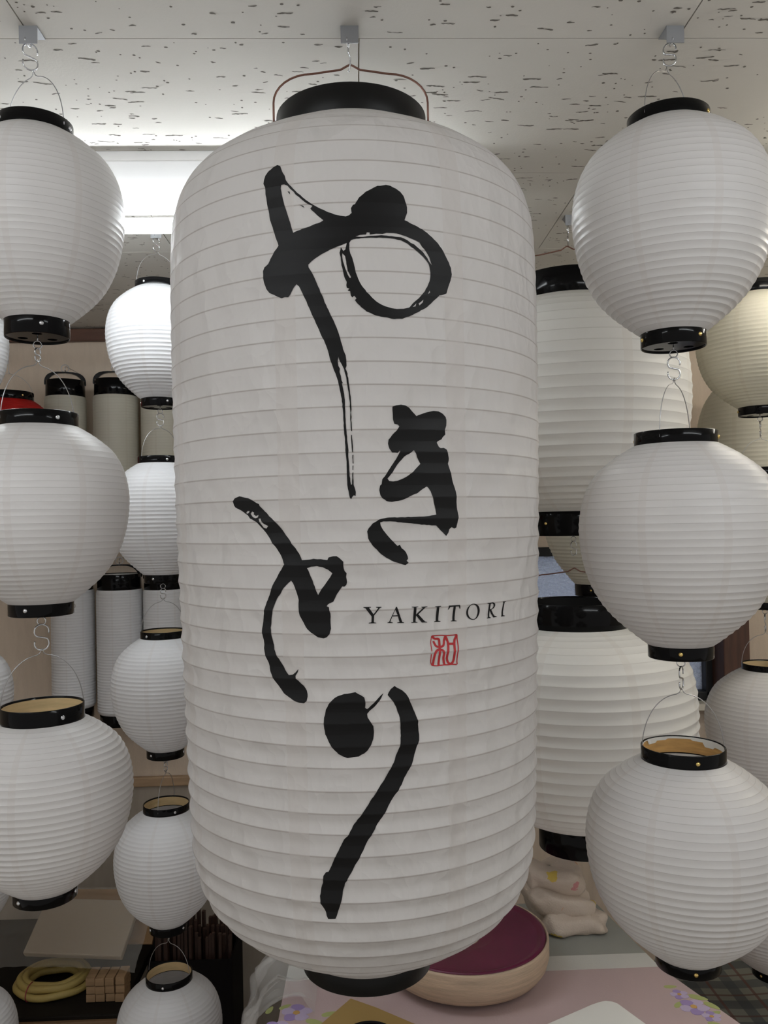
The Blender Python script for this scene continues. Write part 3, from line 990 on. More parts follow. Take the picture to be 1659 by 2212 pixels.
# printed ink: characters lie on the paper, given as (angle, height) on the shade, 1e-4 rad and 1e-4 m
INK = [('hiragana_ya','black',[[[-3486,21192,-3332,21174,-3224,21100,-3100,21049,-3050,21001,-2892,20943,-2612,20868,-2277,20785,-1916,20710,-1561,20652,-1209,20607,-860,20569,-570,20549,-338,20540,-192,20553,-75,20579,-100,20631,-10,20667,78,20675,258,20748,556,20815,912,20862,1092,20886,1329,20893,1479,20901,1687,20893,1926,20867,2134,20834,2270,20792,2335,20734,2418,20661,2422,20602,2343,20556,2294,20517,2519,20492,2887,20456,3232,20413,3583,20356,3874,20298,4070,20237,4266,20154,4432,20092,4532,20035,4558,19961,4481,19884,4367,19806,4256,19736,4015,19711,3880,19705,3677,19656,3476,19607,3214,19551,2862,19501,2549,19460,2272,19434,2089,19414,1730,19407,1494,19418,1142,19430,795,19454,507,19486,280,19533,110,19576,-3,19613,68,19632,-28,19661,-116,19642,-184,19667,-198,19708,-312,19720,-236,19740,-350,19752,-366,19781,-346,19817,-435,19861,-499,19927,-564,20000,-592,20087,-640,20138,-597,20171,-572,20200,-471,20156,-377,20173,-314,20245,-419,20235,-594,20217,-886,20191,-1180,20158,-1476,20125,-1714,20092,-1895,20059,-2035,20025,-2031,19996,-1903,19943,-1760,19868,-1618,19778,-1449,19682,-1337,19601,-1168,19512,-1001,19416,-890,19350,-780,19277,-671,19190,-654,19163,-586,19109,-519,19048,-450,19006,-431,18952,-421,18892,-471,18863,-430,18838,-384,18808,-395,18784,-359,18760,-343,18712,-310,18652,-269,18557,-252,18473,-242,18413,-269,18377,-248,18330,-261,18294,-246,18234,-241,18174,-275,18174,-295,18222,-296,18270,-305,18342,-304,18413,-321,18509,-361,18605,-404,18677,-438,18737,-481,18797,-534,18857,-626,18905,-696,18936,-742,18960,-773,18993,-806,18943,-781,18894,-716,18864,-743,18828,-683,18786,-663,18738,-594,18699,-642,18702,-607,18654,-555,18582,-529,18486,-513,18391,-508,18271,-482,18175,-453,18056,-412,17966,-426,17900,-399,17817,-383,17721,-357,17625,-331,17587,-287,17592,-262,17661,-253,17720,-214,17723,-219,17660,-215,17589,-156,17541,-120,17505,-138,17461,-209,17472,-283,17452,-333,17428,-395,17446,-426,17482,-469,17542,-499,17590,-505,17698,-505,17817,-534,17937,-559,18056,-588,18176,-611,18296,-626,18415,-665,18535,-743,18631,-808,18727,-877,18775,-991,18848,-1059,18909,-1173,18999,-1286,19102,-1355,19151,-1472,19212,-1556,19261,-1624,19307,-1793,19404,-1964,19500,-2107,19583,-2223,19657,-2368,19733,-2486,19793,-2605,19820,-2731,19784,-2827,19742,-2891,19707,-2987,19680,-3143,19687,-3301,19677,-3491,19699,-3684,19727,-3911,19755,-4074,19804,-4158,19866,-4200,19926,-4215,20008,-4139,20050,-3956,20081,-3819,20135,-3617,20210,-3421,20270,-3513,20332,-3604,20408,-3697,20485,-3827,20572,-3861,20640,-3928,20718,-3997,20796,-4051,20873,-4065,20949,-4168,20998,-4142,21043,-4084,21088,-3923,21135,-3694,21172],[-3254,20951,-3286,20911,-3211,20812,-3116,20719,-2991,20626,-2897,20549,-2807,20473,-2708,20394,-2381,20418,-2047,20440,-1688,20470,-1450,20488,-1331,20506,-1448,20532,-1623,20572,-1859,20628,-1906,20647,-1810,20674,-1977,20693,-2096,20714,-2308,20759,-2430,20789,-2582,20820,-2675,20855,-2831,20889,-2955,20930,-3113,20950],[-204,20244,-126,20276,106,20292,455,20302,862,20306,1272,20306,1686,20303,2104,20290,2405,20255,2586,20219,2800,20182,3016,20143,3234,20096,3390,20048,3437,19990,3456,19931,3423,19857,3301,19788,3103,19718,2877,19655,2591,19592,2433,19546,2159,19528,1858,19522,1621,19530,1328,19550,1038,19585,751,19642,524,19699,298,19779,160,19852,50,19924,-3,19997,-83,20084,-166,20128,-208,20186],[79,20316,283,20334,545,20338,576,20363,703,20361,719,20339,983,20350,1276,20350,1454,20363,1751,20362,2050,20356,2291,20341,2657,20312,2966,20282,3088,20233,3273,20178,3430,20123,3552,20040,3457,20065,3332,20113,3133,20172,2958,20203,2713,20254,2560,20266,2408,20295,2108,20324,1688,20329,1216,20335,631,20323,282,20312],[2588,19555,2765,19597,2725,19562],[2871,19596,3096,19641,3074,19614,2913,19576],[3312,19711,3413,19750,3422,19724],[-527,20101,-513,20133,-400,20100,-348,20013,-296,19940,-157,19867,-204,19857,-299,19897,-409,19970,-491,20043]],[[-288,18136,-249,18132,-206,17945,-245,17941,-272,18031]],[[-238,17914,-199,17914,-202,17819,-240,17822]],[[-247,17797,-213,17799,-217,17746,-250,17750]],[[-2969,20868,-2862,20861,-2856,20828]],[[-2382,20696,-2230,20683,-2171,20657,-2292,20679]],[[1973,20307,2167,20314,2104,20296]],[[2304,20281,2500,20279,2541,20262,2375,20262]],[[2680,20231,2785,20223,2759,20208]]]),('hiragana_ki','black',[[[1568,18440,1732,18456,1956,18463,2155,18457,2330,18431,2505,18383,2671,18342,2917,18365,3180,18387,3502,18404,3748,18400,3968,18375,4117,18340,4161,18310,4128,18242,4040,18192,4082,18143,3952,18112,3895,18087,3699,18065,3654,18049,3751,18001,3832,17989,4000,17993,4140,17972,4194,17929,4259,17874,4216,17813,4297,17739,4408,17641,4520,17568,4604,17494,4638,17383,4702,17272,4729,17210,4679,17148,4637,17093,4528,17081,4382,17100,4266,17076,4207,17040,4079,17001,3922,17041,3728,17085,3565,17122,3105,17128,2737,17139,2376,17149,1971,17160,1522,17174,1079,17179,931,17168,954,17135,1073,17081,1314,17007,1558,16940,1705,16903,1807,16918,1904,16878,2104,16834,2178,16786,2187,16761,2110,16738,2200,16715,2062,16690,1845,16706,1545,16730,1201,16774,861,16842,573,16916,384,16994,350,17072,416,17108,589,17155,885,17201,1130,17212,1376,17221,1824,17221,2329,17221,2846,17224,3218,17230,3569,17244,3545,17299,3465,17373,3389,17446,3312,17501,3207,17543,3127,17558,3022,17543,2810,17513,2652,17483,2393,17460,2087,17425,1784,17401,1486,17391,1240,17401,1047,17434,961,17464,917,17524,959,17572,1034,17590,1062,17644,1187,17679,1413,17763,1616,17834,1717,17870,1819,17918,1896,17952,1847,17952,1771,17930,1524,17934,1404,17979,1348,18033,1386,18080,1536,18128,1738,18177,1865,18225,1792,18245,1644,18252,1588,18302,1579,18375],[1297,17649,1458,17697,1660,17768,1863,17834,2067,17888,2323,17924,2519,17961,2628,17919,2728,17858,2828,17810,2671,17774,2462,17719,2255,17683,2001,17647,1750,17624,1551,17616,1379,17622]]]),('hiragana_to','black',[[[-6190,17441,-6087,17475,-5801,17497,-5528,17483,-5262,17469,-4978,17438,-4703,17401,-4679,17378,-4492,17336,-4309,17295,-4181,17260,-3976,17219,-3774,17172,-3626,17131,-3527,17097,-3382,17045,-3213,16999,-3070,16941,-2927,16901,-2787,16844,-2640,16767,-2383,16771,-2095,16780,-1765,16776,-1462,16766,-1412,16794,-1203,16805,-1041,16806,-927,16787,-738,16743,-730,16673,-687,16639,-601,16616,-632,16577,-596,16515,-631,16487,-725,16470,-807,16473,-960,16420,-1104,16370,-1250,16302,-1391,16291,-1496,16274,-1536,16255,-1442,16246,-1423,16212,-1374,16178,-1386,16110,-1363,16008,-1425,15951,-1570,15912,-1713,15901,-1974,15912,-2186,15951,-2470,16002,-2657,16076,-2819,16155,-2858,16246,-2862,16326,-2914,16394,-3003,16468,-3097,16514,-3193,16540,-3348,16508,-3533,16462,-3723,16393,-3941,16335,-4055,16277,-4149,16196,-4241,16115,-4294,16011,-4258,15941,-4203,15838,-4158,15769,-3984,15690,-3784,15612,-3635,15544,-3436,15485,-3231,15493,-3100,15520,-2970,15555,-2999,15521,-3105,15480,-3084,15451,-2986,15435,-2889,15407,-2718,15368,-2592,15312,-2549,15255,-2590,15203,-2718,15177,-2968,15183,-3268,15209,-3727,15273,-3930,15333,-4186,15423,-4391,15512,-4485,15615,-4611,15695,-4711,15775,-4710,15868,-4758,15995,-4684,16100,-4599,16205,-4484,16298,-4250,16403,-4046,16519,-3796,16617,-3485,16719,-3571,16771,-3716,16840,-3912,16920,-4063,16961,-4267,17036,-4422,17083,-4632,17141,-4846,17200,-5213,17239,-5352,17278,-5527,17302,-5765,17338,-6071,17370,-6144,17394],[-2402,16678,-2200,16695,-1937,16700,-1680,16688,-1449,16659,-1253,16619,-1364,16574,-1557,16507,-1800,16428,-1924,16380,-2013,16440,-2168,16542,-2303,16621],[-5455,17304,-5391,17326,-5255,17327,-5300,17304,-5395,17295],[-5202,17294,-5110,17319,-4998,17305,-5029,17288,-4892,17267,-4749,17280,-4781,17252,-4924,17241,-5064,17255],[-4740,17236,-4644,17239,-4593,17210,-4489,17181,-4249,17151,-4362,17123,-4495,17135,-4600,17170,-4699,17205]]]),('hiragana_ri','black',[[[-1559,15173,-1371,15223,-1132,15261,-844,15283,-534,15291,-326,15301,-97,15270,82,15244,128,15181,109,15125,201,15109,385,15151,596,15202,780,15244,965,15280,858,15231,698,15182,539,15134,329,15092,197,15055,220,15018,346,14973,472,14921,498,14852,462,14777,353,14716,192,14654,33,14618,-230,14585,-439,14580,-596,14574,-753,14568,-961,14586,-1168,14615,-1399,14678,-1603,14752,-1770,14833,-1807,14934,-1797,15022,-1708,15110]],[[1157,15259,1200,15283,1307,15319,1483,15355,1624,15330,1862,15299,2020,15262,2127,15219,2231,15155,2365,15089,2472,15024,2579,14946,2603,14870,2644,14793,2625,14730,2511,14669,2425,14582,2283,14484,2114,14412,1920,14328,1753,14249,1478,14160,1205,14058,1041,13991,822,13906,605,13833,414,13754,143,13661,-106,13537,-436,13400,-686,13292,-993,13178,-1082,13107,-1189,12978,-1360,12859,-1458,12790,-1519,12762,-1884,12758,-1959,12791,-2027,12851,-2202,12942,-2234,13019,-2164,13110,-2054,13176,-2027,13253,-1902,13292,-1775,13300,-1620,13371,-1390,13487,-1165,13589,-997,13666,-751,13729,-504,13836,-233,13916,91,14021,362,14119,686,14235,955,14320,1173,14417,1391,14502,1557,14600,1696,14685,1755,14798,1734,14911,1713,15000,1585,15096,1430,15174,1250,15232]]]),('letter_y','letter',[[[107,16241,456,16241,455,16232,373,16231,568,16158,782,16226,682,16231,683,16240,933,16238,932,16230,855,16225,594,16144,580,16077,589,16068,684,16062,684,16057,343,16058,343,16064,453,16068,471,16078,480,16134,206,16226,116,16234]]]),('letter_a','letter',[[[1196,16056,1197,16061,1280,16068,1586,16230,1633,16235,1655,16220,1885,16062,1969,16054,1969,16048,1646,16051,1646,16057,1758,16062,1682,16126,1427,16127,1331,16068,1441,16059,1441,16053],[1446,16138,1556,16202,1669,16137]]]),('letter_k','letter',[[[2329,16226,2640,16225,2641,16219,2544,16215,2541,16136,2844,16205,2786,16215,2786,16221,3082,16221,3081,16216,2972,16209,2646,16138,2976,16054,3085,16047,3084,16041,2828,16043,2540,16125,2518,16057,2608,16050,2609,16044,2311,16046,2311,16052,2402,16056,2419,16215,2328,16220]]]),('letter_i','letter',[[[3459,16216,3766,16218,3765,16211,3668,16207,3647,16050,3756,16044,3755,16038,3427,16041,3427,16046,3518,16050,3544,16205,3458,16211]]]),('letter_t','letter',[[[4177,16215,4775,16214,4798,16171,4764,16169,4708,16198,4541,16199,4511,16042,4615,16036,4617,16030,4303,16033,4302,16039,4389,16042,4420,16199,4242,16197,4161,16170,4127,16170]]]),('letter_o','letter',[[[5985,16105,5966,16086,5927,16069,5876,16054,5808,16042,5731,16033,5647,16028,5561,16027,5476,16031,5397,16038,5322,16049,5261,16063,5214,16079,5183,16097,5166,16116,5168,16136,5187,16155,5223,16172,5271,16187,5336,16199,5409,16208,5490,16213,5575,16214,5661,16211,5743,16204,5820,16193,5885,16179,5935,16163,5970,16144,5987,16125],[5860,16120,5860,16102,5848,16085,5823,16069,5788,16056,5741,16046,5687,16039,5627,16035,5566,16036,5504,16040,5447,16047,5394,16058,5349,16071,5312,16087,5286,16104,5273,16122,5273,16140,5285,16156,5307,16172,5342,16185,5385,16196,5439,16203,5496,16206,5558,16206,5619,16202,5679,16195,5732,16184,5781,16171,5817,16155,5847,16138]]]),('letter_r','letter',[[[6445,16206,6844,16208,6992,16189,7021,16162,6948,16137,6775,16120,6992,16048,7180,16032,7179,16026,6919,16026,6659,16114,6646,16038,6738,16031,6738,16025,6461,16025,6461,16031,6544,16035,6576,16192,6444,16199],[6675,16192,6788,16195,6889,16180,6905,16159,6831,16134,6667,16126]]]),('letter_i','letter',[[[7561,16201,7843,16202,7843,16195,7733,16192,7678,16036,7822,16029,7822,16023,7508,16024,7509,16032,7564,16035,7633,16190,7561,16195]]]),('red_seal','red',[[[3276,15887,3269,15874,3259,15854,3250,15832,3245,15809,3248,15784,3255,15757,3264,15732,3270,15714,3312,15714,3306,15732,3298,15757,3289,15784,3286,15808,3291,15830,3301,15853,3310,15872,3319,15885]],[[3239,15684,3235,15667,3230,15641,3226,15615,3229,15593,3242,15577,3265,15564,3285,15555,3301,15549,3341,15553,3325,15559,3306,15568,3286,15579,3273,15593,3272,15614,3274,15640,3280,15665,3285,15683]],[[3303,15547,3346,15546,3410,15543,3481,15540,3548,15539,3609,15538,3671,15539,3729,15539,3784,15540,3833,15540,3879,15541,3927,15541,3972,15541,4018,15540,4068,15539,4117,15538,4165,15538,4211,15538,4253,15539,4295,15539,4344,15539,4412,15537,4493,15535,4568,15532,4622,15530,4622,15543,4571,15545,4496,15547,4414,15550,4344,15551,4289,15552,4245,15551,4203,15551,4161,15551,4114,15551,4065,15552,4018,15553,3968,15553,3921,15553,3873,15553,3826,15553,3774,15553,3721,15552,3663,15551,3605,15551,3548,15551,3483,15553,3415,15555,3353,15558,3309,15560]],[[4607,15875,4616,15861,4629,15842,4642,15820,4653,15801,4658,15784,4663,15769,4663,15753,4661,15738,4655,15723,4644,15708,4635,15692,4626,15675,4621,15656,4620,15635,4617,15614,4616,15596,4618,15578,4620,15562,4621,15548,4624,15538,4683,15537,4682,15547,4679,15561,4676,15577,4676,15594,4676,15613,4678,15634,4681,15654,4686,15673,4693,15690,4704,15705,4715,15720,4721,15736,4723,15752,4721,15768,4717,15784,4711,15801,4702,15820,4687,15842,4676,15861,4665,15875]],[[3306,15879,3353,15879,3420,15879,3494,15879,3561,15879,3613,15879,3659,15879,3706,15879,3760,15878,3826,15877,3901,15874,3978,15872,4051,15870,4114,15869,4171,15869,4228,15868,4294,15869,4383,15869,4488,15869,4587,15869,4655,15869,4648,15883,4581,15883,4482,15882,4377,15882,4288,15882,4223,15882,4166,15882,4113,15882,4053,15883,3982,15885,3906,15887,3829,15890,3761,15891,3704,15892,3654,15892,3607,15892,3557,15892,3490,15892,3416,15892,3349,15892,3302,15892]],[[3289,15872,3306,15867,3335,15859,3372,15850,3420,15842,3478,15838,3530,15836,3574,15836,3604,15834,3624,15833,3631,15832,3630,15833,3637,15828,3644,15816,3645,15799,3646,15779,3643,15758,3642,15737,3636,15714,3630,15690,3623,15665,3615,15635,3605,15601,3596,15571,3592,15549,3707,15545,3713,15567,3720,15598,3730,15631,3738,15661,3745,15687,3751,15711,3757,15734,3758,15756,3761,15777,3760,15797,3759,15816,3749,15831,3733,15843,3697,15852,3661,15856,3627,15859,3581,15861,3532,15861,3491,15862,3466,15864,3445,15867,3419,15874,3395,15881,3375,15887]],[[3351,15822,3363,15814,3381,15804,3401,15792,3423,15782,3444,15773,3466,15766,3493,15759,3530,15753,3570,15749,3614,15746,3658,15744,3701,15744,3744,15744,3793,15744,3841,15746,3886,15750,3922,15755,3950,15762,3969,15770,3985,15781,3997,15794,4003,15810,4011,15825,4018,15837,4029,15847,4042,15856,4055,15864,4063,15869,3958,15879,3951,15873,3937,15865,3921,15855,3910,15843,3900,15829,3894,15814,3888,15799,3878,15788,3869,15781,3857,15776,3846,15773,3829,15771,3805,15769,3772,15768,3734,15767,3695,15767,3661,15768,3630,15769,3601,15771,3579,15773,3564,15775,3550,15779,3534,15785,3516,15791,3499,15800,3480,15811,3462,15821,3450,15828]],[[3685,15738,3660,15738,3619,15737,3568,15735,3522,15730,3484,15723,3450,15715,3422,15706,3400,15695,3382,15683,3371,15669,3363,15655,3352,15640,3340,15619,3327,15595,3314,15573,3307,15557,3419,15552,3427,15568,3440,15590,3452,15614,3465,15634,3474,15650,3483,15664,3493,15675,3507,15684,3523,15692,3543,15699,3565,15704,3586,15708,3611,15710,3645,15712,3681,15712,3708,15713]],[[3687,15713,3718,15712,3761,15709,3799,15707,3820,15704,3830,15701,3843,15696,3849,15689,3856,15681,3854,15671,3848,15659,3840,15645,3839,15628,3852,15607,3871,15583,3892,15562,3904,15547,4020,15550,4006,15565,3987,15586,3969,15608,3957,15627,3958,15641,3964,15654,3972,15667,3973,15680,3965,15692,3951,15703,3929,15713,3892,15723,3840,15729,3785,15734,3738,15736,3707,15738]],[[3959,15862,3974,15856,3999,15848,4021,15839,4041,15830,4058,15821,4074,15812,4088,15803,4096,15792,4098,15780,4098,15766,4094,15751,4086,15735,4075,15717,4059,15696,4044,15675,4032,15657,4026,15643,4022,15630,4024,15618,4032,15606,4049,15593,4071,15580,4100,15568,4135,15557,4177,15548,4226,15543,4279,15539,4330,15539,4378,15543,4416,15549,4451,15556,4476,15565,4496,15574,4510,15584,4521,15596,4531,15613,4537,15637,4540,15668,4545,15698,4549,15724,4551,15743,4554,15759,4557,15773,4565,15786,4572,15799,4583,15810,4595,15821,4608,15830,4627,15839,4650,15848,4675,15855,4690,15861,4582,15876,4567,15870,4541,15862,4516,15852,4491,15841,4475,15829,4462,15817,4451,15805,4443,15791,4435,15777,4431,15763,4428,15747,4424,15727,4422,15701,4417,15671,4414,15641,4408,15617,4399,15602,4392,15592,4381,15585,4368,15579,4350,15573,4330,15568,4312,15566,4299,15565,4286,15565,4263,15566,4242,15569,4222,15572,4202,15579,4181,15588,4161,15599,4149,15609,4142,15618,4142,15627,4145,15639,4151,15652,4160,15670,4176,15690,4192,15711,4205,15730,4212,15747,4216,15763,4218,15778,4213,15793,4204,15806,4188,15818,4170,15829,4151,15839,4126,15850,4098,15860,4073,15868,4058,15874]],[[4154,15769,4222,15767,4320,15765,4419,15763,4487,15762,4487,15787,4419,15789,4320,15791,4221,15793,4154,15794]]])]

_mz = np.array([a[0] for a in main_rows])[::-1]
_mr = np.array([a[1] for a in main_rows])[::-1]
_mz = np.maximum.accumulate(_mz + np.arange(len(_mz)) * 1e-9)
ZB = 1.1088


def ink_object(name, mat, shapes, rough, seed):
    r = random.Random(seed)
    bm = bmesh.new()
    for loops in shapes:
        L3 = []
        for lp in loops:
            pts = [(lp[i] * 1e-4, lp[i + 1] * 1e-4) for i in range(0, len(lp), 2)]
            if rough:
                out = []
                for i in range(len(pts)):
                    a, b = pts[i], pts[(i + 1) % len(pts)]
                    d = hypot((b[0] - a[0]) * .25, b[1] - a[1])
                    m = max(1, int(d / .0028))
                    for q in range(m):
                        t = q / m
                        j = rough if q else rough * .3
                        out.append((a[0] + (b[0] - a[0]) * t + r.uniform(-j, j) * 4, a[1] + (b[1] - a[1]) * t + r.uniform(-j, j)))
                pts = out
            L3.append([Vector((p[0], p[1], 0)) for p in pts])
        flat = [p for lp in L3 for p in lp]
        vs = [bm.verts.new(p) for p in flat]
        for t in tessellate_polygon(L3):
            if len(set(t)) == 3:
                try:
                    f = bm.faces.new([vs[i] for i in t])
                except ValueError:
                    pass
    ys = [v.co.y for v in bm.verts]
    xs = [v.co.x for v in bm.verts]
    lo, hi = min(ys), max(ys)
    for z in _mz:
        if lo < z < hi:
            bmesh.ops.bisect_plane(bm, geom=bm.verts[:] + bm.edges[:] + bm.faces[:], dist=1e-6, plane_co=(0, z, 0), plane_no=(0, 1, 0))
    step = 2 * pi / 160
    for k in range(int(min(xs) / step) - 1, int(max(xs) / step) + 2):
        if min(xs) < k * step < max(xs):
            bmesh.ops.bisect_plane(bm, geom=bm.verts[:] + bm.edges[:] + bm.faces[:], dist=1e-6, plane_co=(k * step, 0, 0), plane_no=(1, 0, 0))
    for v in bm.verts:
        th, z = v.co.x, v.co.y
        rr = float(np.interp(z, _mz, _mr)) + .00045
        v.co = (rr * sin(th), -rr * cos(th), z - ZB)
    for f in bm.faces:
        f.smooth = True
        f.normal_update()
        c = f.calc_center_median()
        if f.normal.x * c.x + f.normal.y * c.y < 0:
            f.normal_flip()
    me = bpy.data.meshes.new(name)
    bm.to_mesh(me)
    bm.free()
    return link(name, me, mat, main_shade)


for i, (nm, kind, shapes) in enumerate(INK):
    o = ink_object(nm, 'ink_red' if kind == 'red' else 'ink_black', shapes, {'black': .00028, 'letter': 0, 'red': 0}[kind], i)
    o['label'] = {'black': 'black brush-written hiragana character', 'letter': 'small black serif capital letter', 'red': 'red square seal stamp'}[kind]

# ------------------------------------------------------------------ hanging strings of lanterns
# front strings: small globes on one side, fatter globes on the other
LS = dict(R=.1185, paper_mat='paper_white', pitch=.0089)
RS_ = dict(R=.1365, paper_mat='paper_white', pitch=.0102)
LX, RX, FY = -.437, .452, 1.16
gL, gR = 'lanterns of the front string by the window-side table end', 'lanterns of the front string with brass rivets'
gL = 'globe lanterns hanging in the front string with silver rivets'
gR = 'globe lanterns hanging in the front string with brass rivets'
lantern('paper_lantern', 'white globe lantern topmost in the front string with silver rivets', gL, LX, FY, (2.2785, 2.2585, .051), (2.005, 1.980, .0425), riv=('steel', 62, 7), bail=('gothic', .070, -.75), seed=11, sag=(.0002, .0006), **LS)
lantern('paper_lantern', 'white globe lantern midway down the front string with silver rivets', gL, LX, FY, (1.8765, 1.8555, .052), (1.618, 1.599, .0425), riv=('steel', 27, -28), bail=('gothic', .070, .42), seed=12, sag=(.0003, .0007), **LS)
lantern('paper_lantern', 'white globe lantern lowest in the silver-rivet string, open bamboo-lined top', gL, LX, FY, (1.4766, 1.4536, .0545), (1.229, 1.212, .0418), riv=('steel', 27, -53), bail=('gothic', .072, .1), seed=13, sag=(.0008, .0016), **LS)
lantern('paper_lantern', 'plump white lantern topmost in the front string with brass rivets', gR, RX, FY, (2.2849, 2.2654, .0563), (1.978, 1.956, .0445), riv=('brass', 69, 52), bail=('gothic', .068, 1.0), seed=21, sag=(.0002, .0011), liner='liner_orange', **RS_)
lantern('paper_lantern', 'plump white lantern midway down the string with brass rivets', gR, RX, FY, (1.8362, 1.8162, .0567), (1.5393, 1.519, .0443), riv=('brass', 80, 0), bail=('gothic', .073, 1.2), seed=22, sag=(.0004, .0010), liner='liner_orange', **RS_)
lantern('paper_lantern', 'plump white lantern lowest in the brass-rivet string above the pink cloth', gR, RX, FY, (1.3949, 1.3745, .0571), (1.106, 1.088, .0441), riv=('brass', 19, 13), bail=('gothic', .077, .25), seed=23, sag=(.0005, .0020), liner='liner_orange', **RS_)
# back string of small lanterns between the front string and the largest lantern
SS = dict(R=.1182, paper_mat='paper_small', pitch=.0089, sag=(.0005, .0014), seg=64)
SX, SY = -.450, 1.93
gS = 'small lanterns in the back string beside the largest lantern'
lab = ['brightly lit small white lantern just under the ceiling lamp', 'small white lantern second from the top in the back string', 'small white lantern third down in the back string, half behind the largest lantern',
       'small white lantern fourth down in the back string, above the dark sticks', 'small white lantern lowest in the back string, open top showing bamboo liner']
tops = [2.2808, 1.8779, 1.4792, 1.0843, .6979]
srv = [(-37, 23), (15, -30), (-46, -49), (21, 51), (-16, 10)]
for i in range(5):
    t = tops[i]
    lantern('paper_lantern', lab[i], gS, SX, SY, (t, t - .018, .052), (t - .268, t - .289, .0423), riv=('steel', *srv[i]), bail=('gothic', .070, [.4, .6, .2, 1.2, -.5][i]), seed=31 + i, **SS)
# far string, only its edge in the picture
FX = -.918
gF = 'small lanterns in the string cut by the picture edge'
lab = ['small white lantern at the picture edge beside the wooden cornice', 'small white lantern at the picture edge, hidden behind the middle silver-rivet lantern', 'small white lantern at the picture edge, level with the tall drum lanterns', 'small white lantern at the picture edge, hidden behind the lowest silver-rivet lantern', 'small white lantern in the bottom corner beside the coil of yellow cord']
for i in range(5):
    t = tops[i] - .012
    lantern('paper_lantern', lab[i], gF, FX, SY, (t, t - .018, .052), (t - .268, t - .289, .0423), riv=('steel', 20, 30), bail=('gothic', .070, .3), seed=51 + i, **SS)
# string of big wide-ribbed lanterns
BX, BY = .489, 1.87
gB = 'big wide-ribbed lanterns behind the brass-rivet string'
FULL = [(0, .44), (.02, .56), (.05, .70), (.10, .83), (.17, .925), (.26, .975), (.36, .997), (.46, 1), (.57, .99), (.68, .96), (.78, .90), (.87, .79), (.94, .62), (.98, .46), (1, .36)]
lantern('paper_lantern', 'big white wide-ribbed lantern hanging high beside the largest lantern', gB, BX, BY, (2.2608, 2.2033, .1165), (1.7354, 1.6795, .0915), .2600, 'paper_wide', .0236, (.0006, .0030), profile=FULL, seg=96, riv=('brass', 58, 80), bail=('wide', .075, 0), seed=61, eye=True)
lantern('paper_lantern', 'big squat white wide-ribbed lantern with open black top, above the towel', gB, BX, BY, (1.5313, 1.4733, .1165), (1.0375, .979, .0915), .2600, 'paper_wide', .0236, (.0016, .0052), profile=FULL, seg=96, riv=None, bail=('wide', .072, 0), liner='collar_satin', seed=62, eye=False)
# string at the picture edge, plump lanterns again
DX, DY = .965, 1.95
gD = 'cream globe lanterns in the string behind the brass-rivet string'
lab = ['cream globe lantern with brass-holed base behind the topmost plump lantern', 'cream globe lantern mostly hidden behind the middle plump lantern', 'greyish white globe lantern with open top beside the wooden post', 'pale globe lantern low down over the plaid cloth']
dt = [(2.2707, 2.2404, 1.9758, 1.9542), (1.8295, 1.8101, 1.5149, 1.4955), (1.3652, 1.3491, 1.0482, 1.0268), (.915, .897, .6503, .6289)]
for i in range(4):
    a, b, c, d = dt[i]
    lantern('paper_lantern', lab[i], gD, DX, DY, (a, b, .0545), (c, d, .0485), .141, 'paper_cream' if i < 2 else 'paper_white', .0098, (.0004, .0013), seg=64, riv=('brass', [60, 20, 10, 40][i], [-78, 20, 20, -35][i]), bail=('gothic', .072, [.3, .5, .1, .4][i]), seed=71 + i)
# farther lanterns
lantern('paper_lantern', 'cream globe lantern hanging before the frosted window', None, .712, 2.45, (2.0116, 1.9713, .0694), (1.5264, 1.489, .0690), .166, 'paper_cream', .0115, (.0006, .0016), seg=64, riv=('brass', 20, -18), bail=('gothic', .08, .2), seed=81)
lantern('paper_lantern', 'large cream fine-ribbed lantern by the back wall, behind the cream globe lanterns', None, 1.180, 2.42, (2.16, 2.120, .085), (1.60, 1.555, .085), .166, 'paper_cream', .0125, (.0006, .0014), seg=64, riv=None, bail=('gothic', .09, .2), seed=82)
lantern('paper_lantern', 'red lantern with black collar peeking over the middle silver-rivet lantern', None, -1.0276, 2.50, (2.1235, 2.0972, .0686), (1.8676, 1.8412, .0612), .125, 'paper_red', .0105, (.0004, .0010), seg=64, riv=('brass', 32, 20), bail=('gothic', .06, .2), seed=83)
for hx, hy, hz, hl in ((.712, 2.45, 2.0916, 'thin wire hanging the cream globe lantern before the window'), (1.180, 2.42, 2.25, 'thin wire hanging the large fine-ribbed cream lantern'), (-1.0276, 2.50, 2.1835, 'thin wire hanging the red lantern')):
    hw = MB().tube([(0, 0, 0.004), (0.003, 0, -.001), (0, 0, -.004), (-.002, 0, 0), (0, 0, .006), (0, 0, CEIL - hz)], .0007, 6).build('hanging_wire', 'wire_steel')
    hw.location = (hx, hy, hz)
    tag(hw, hl, 'wire', 'wires hanging the farther lanterns')
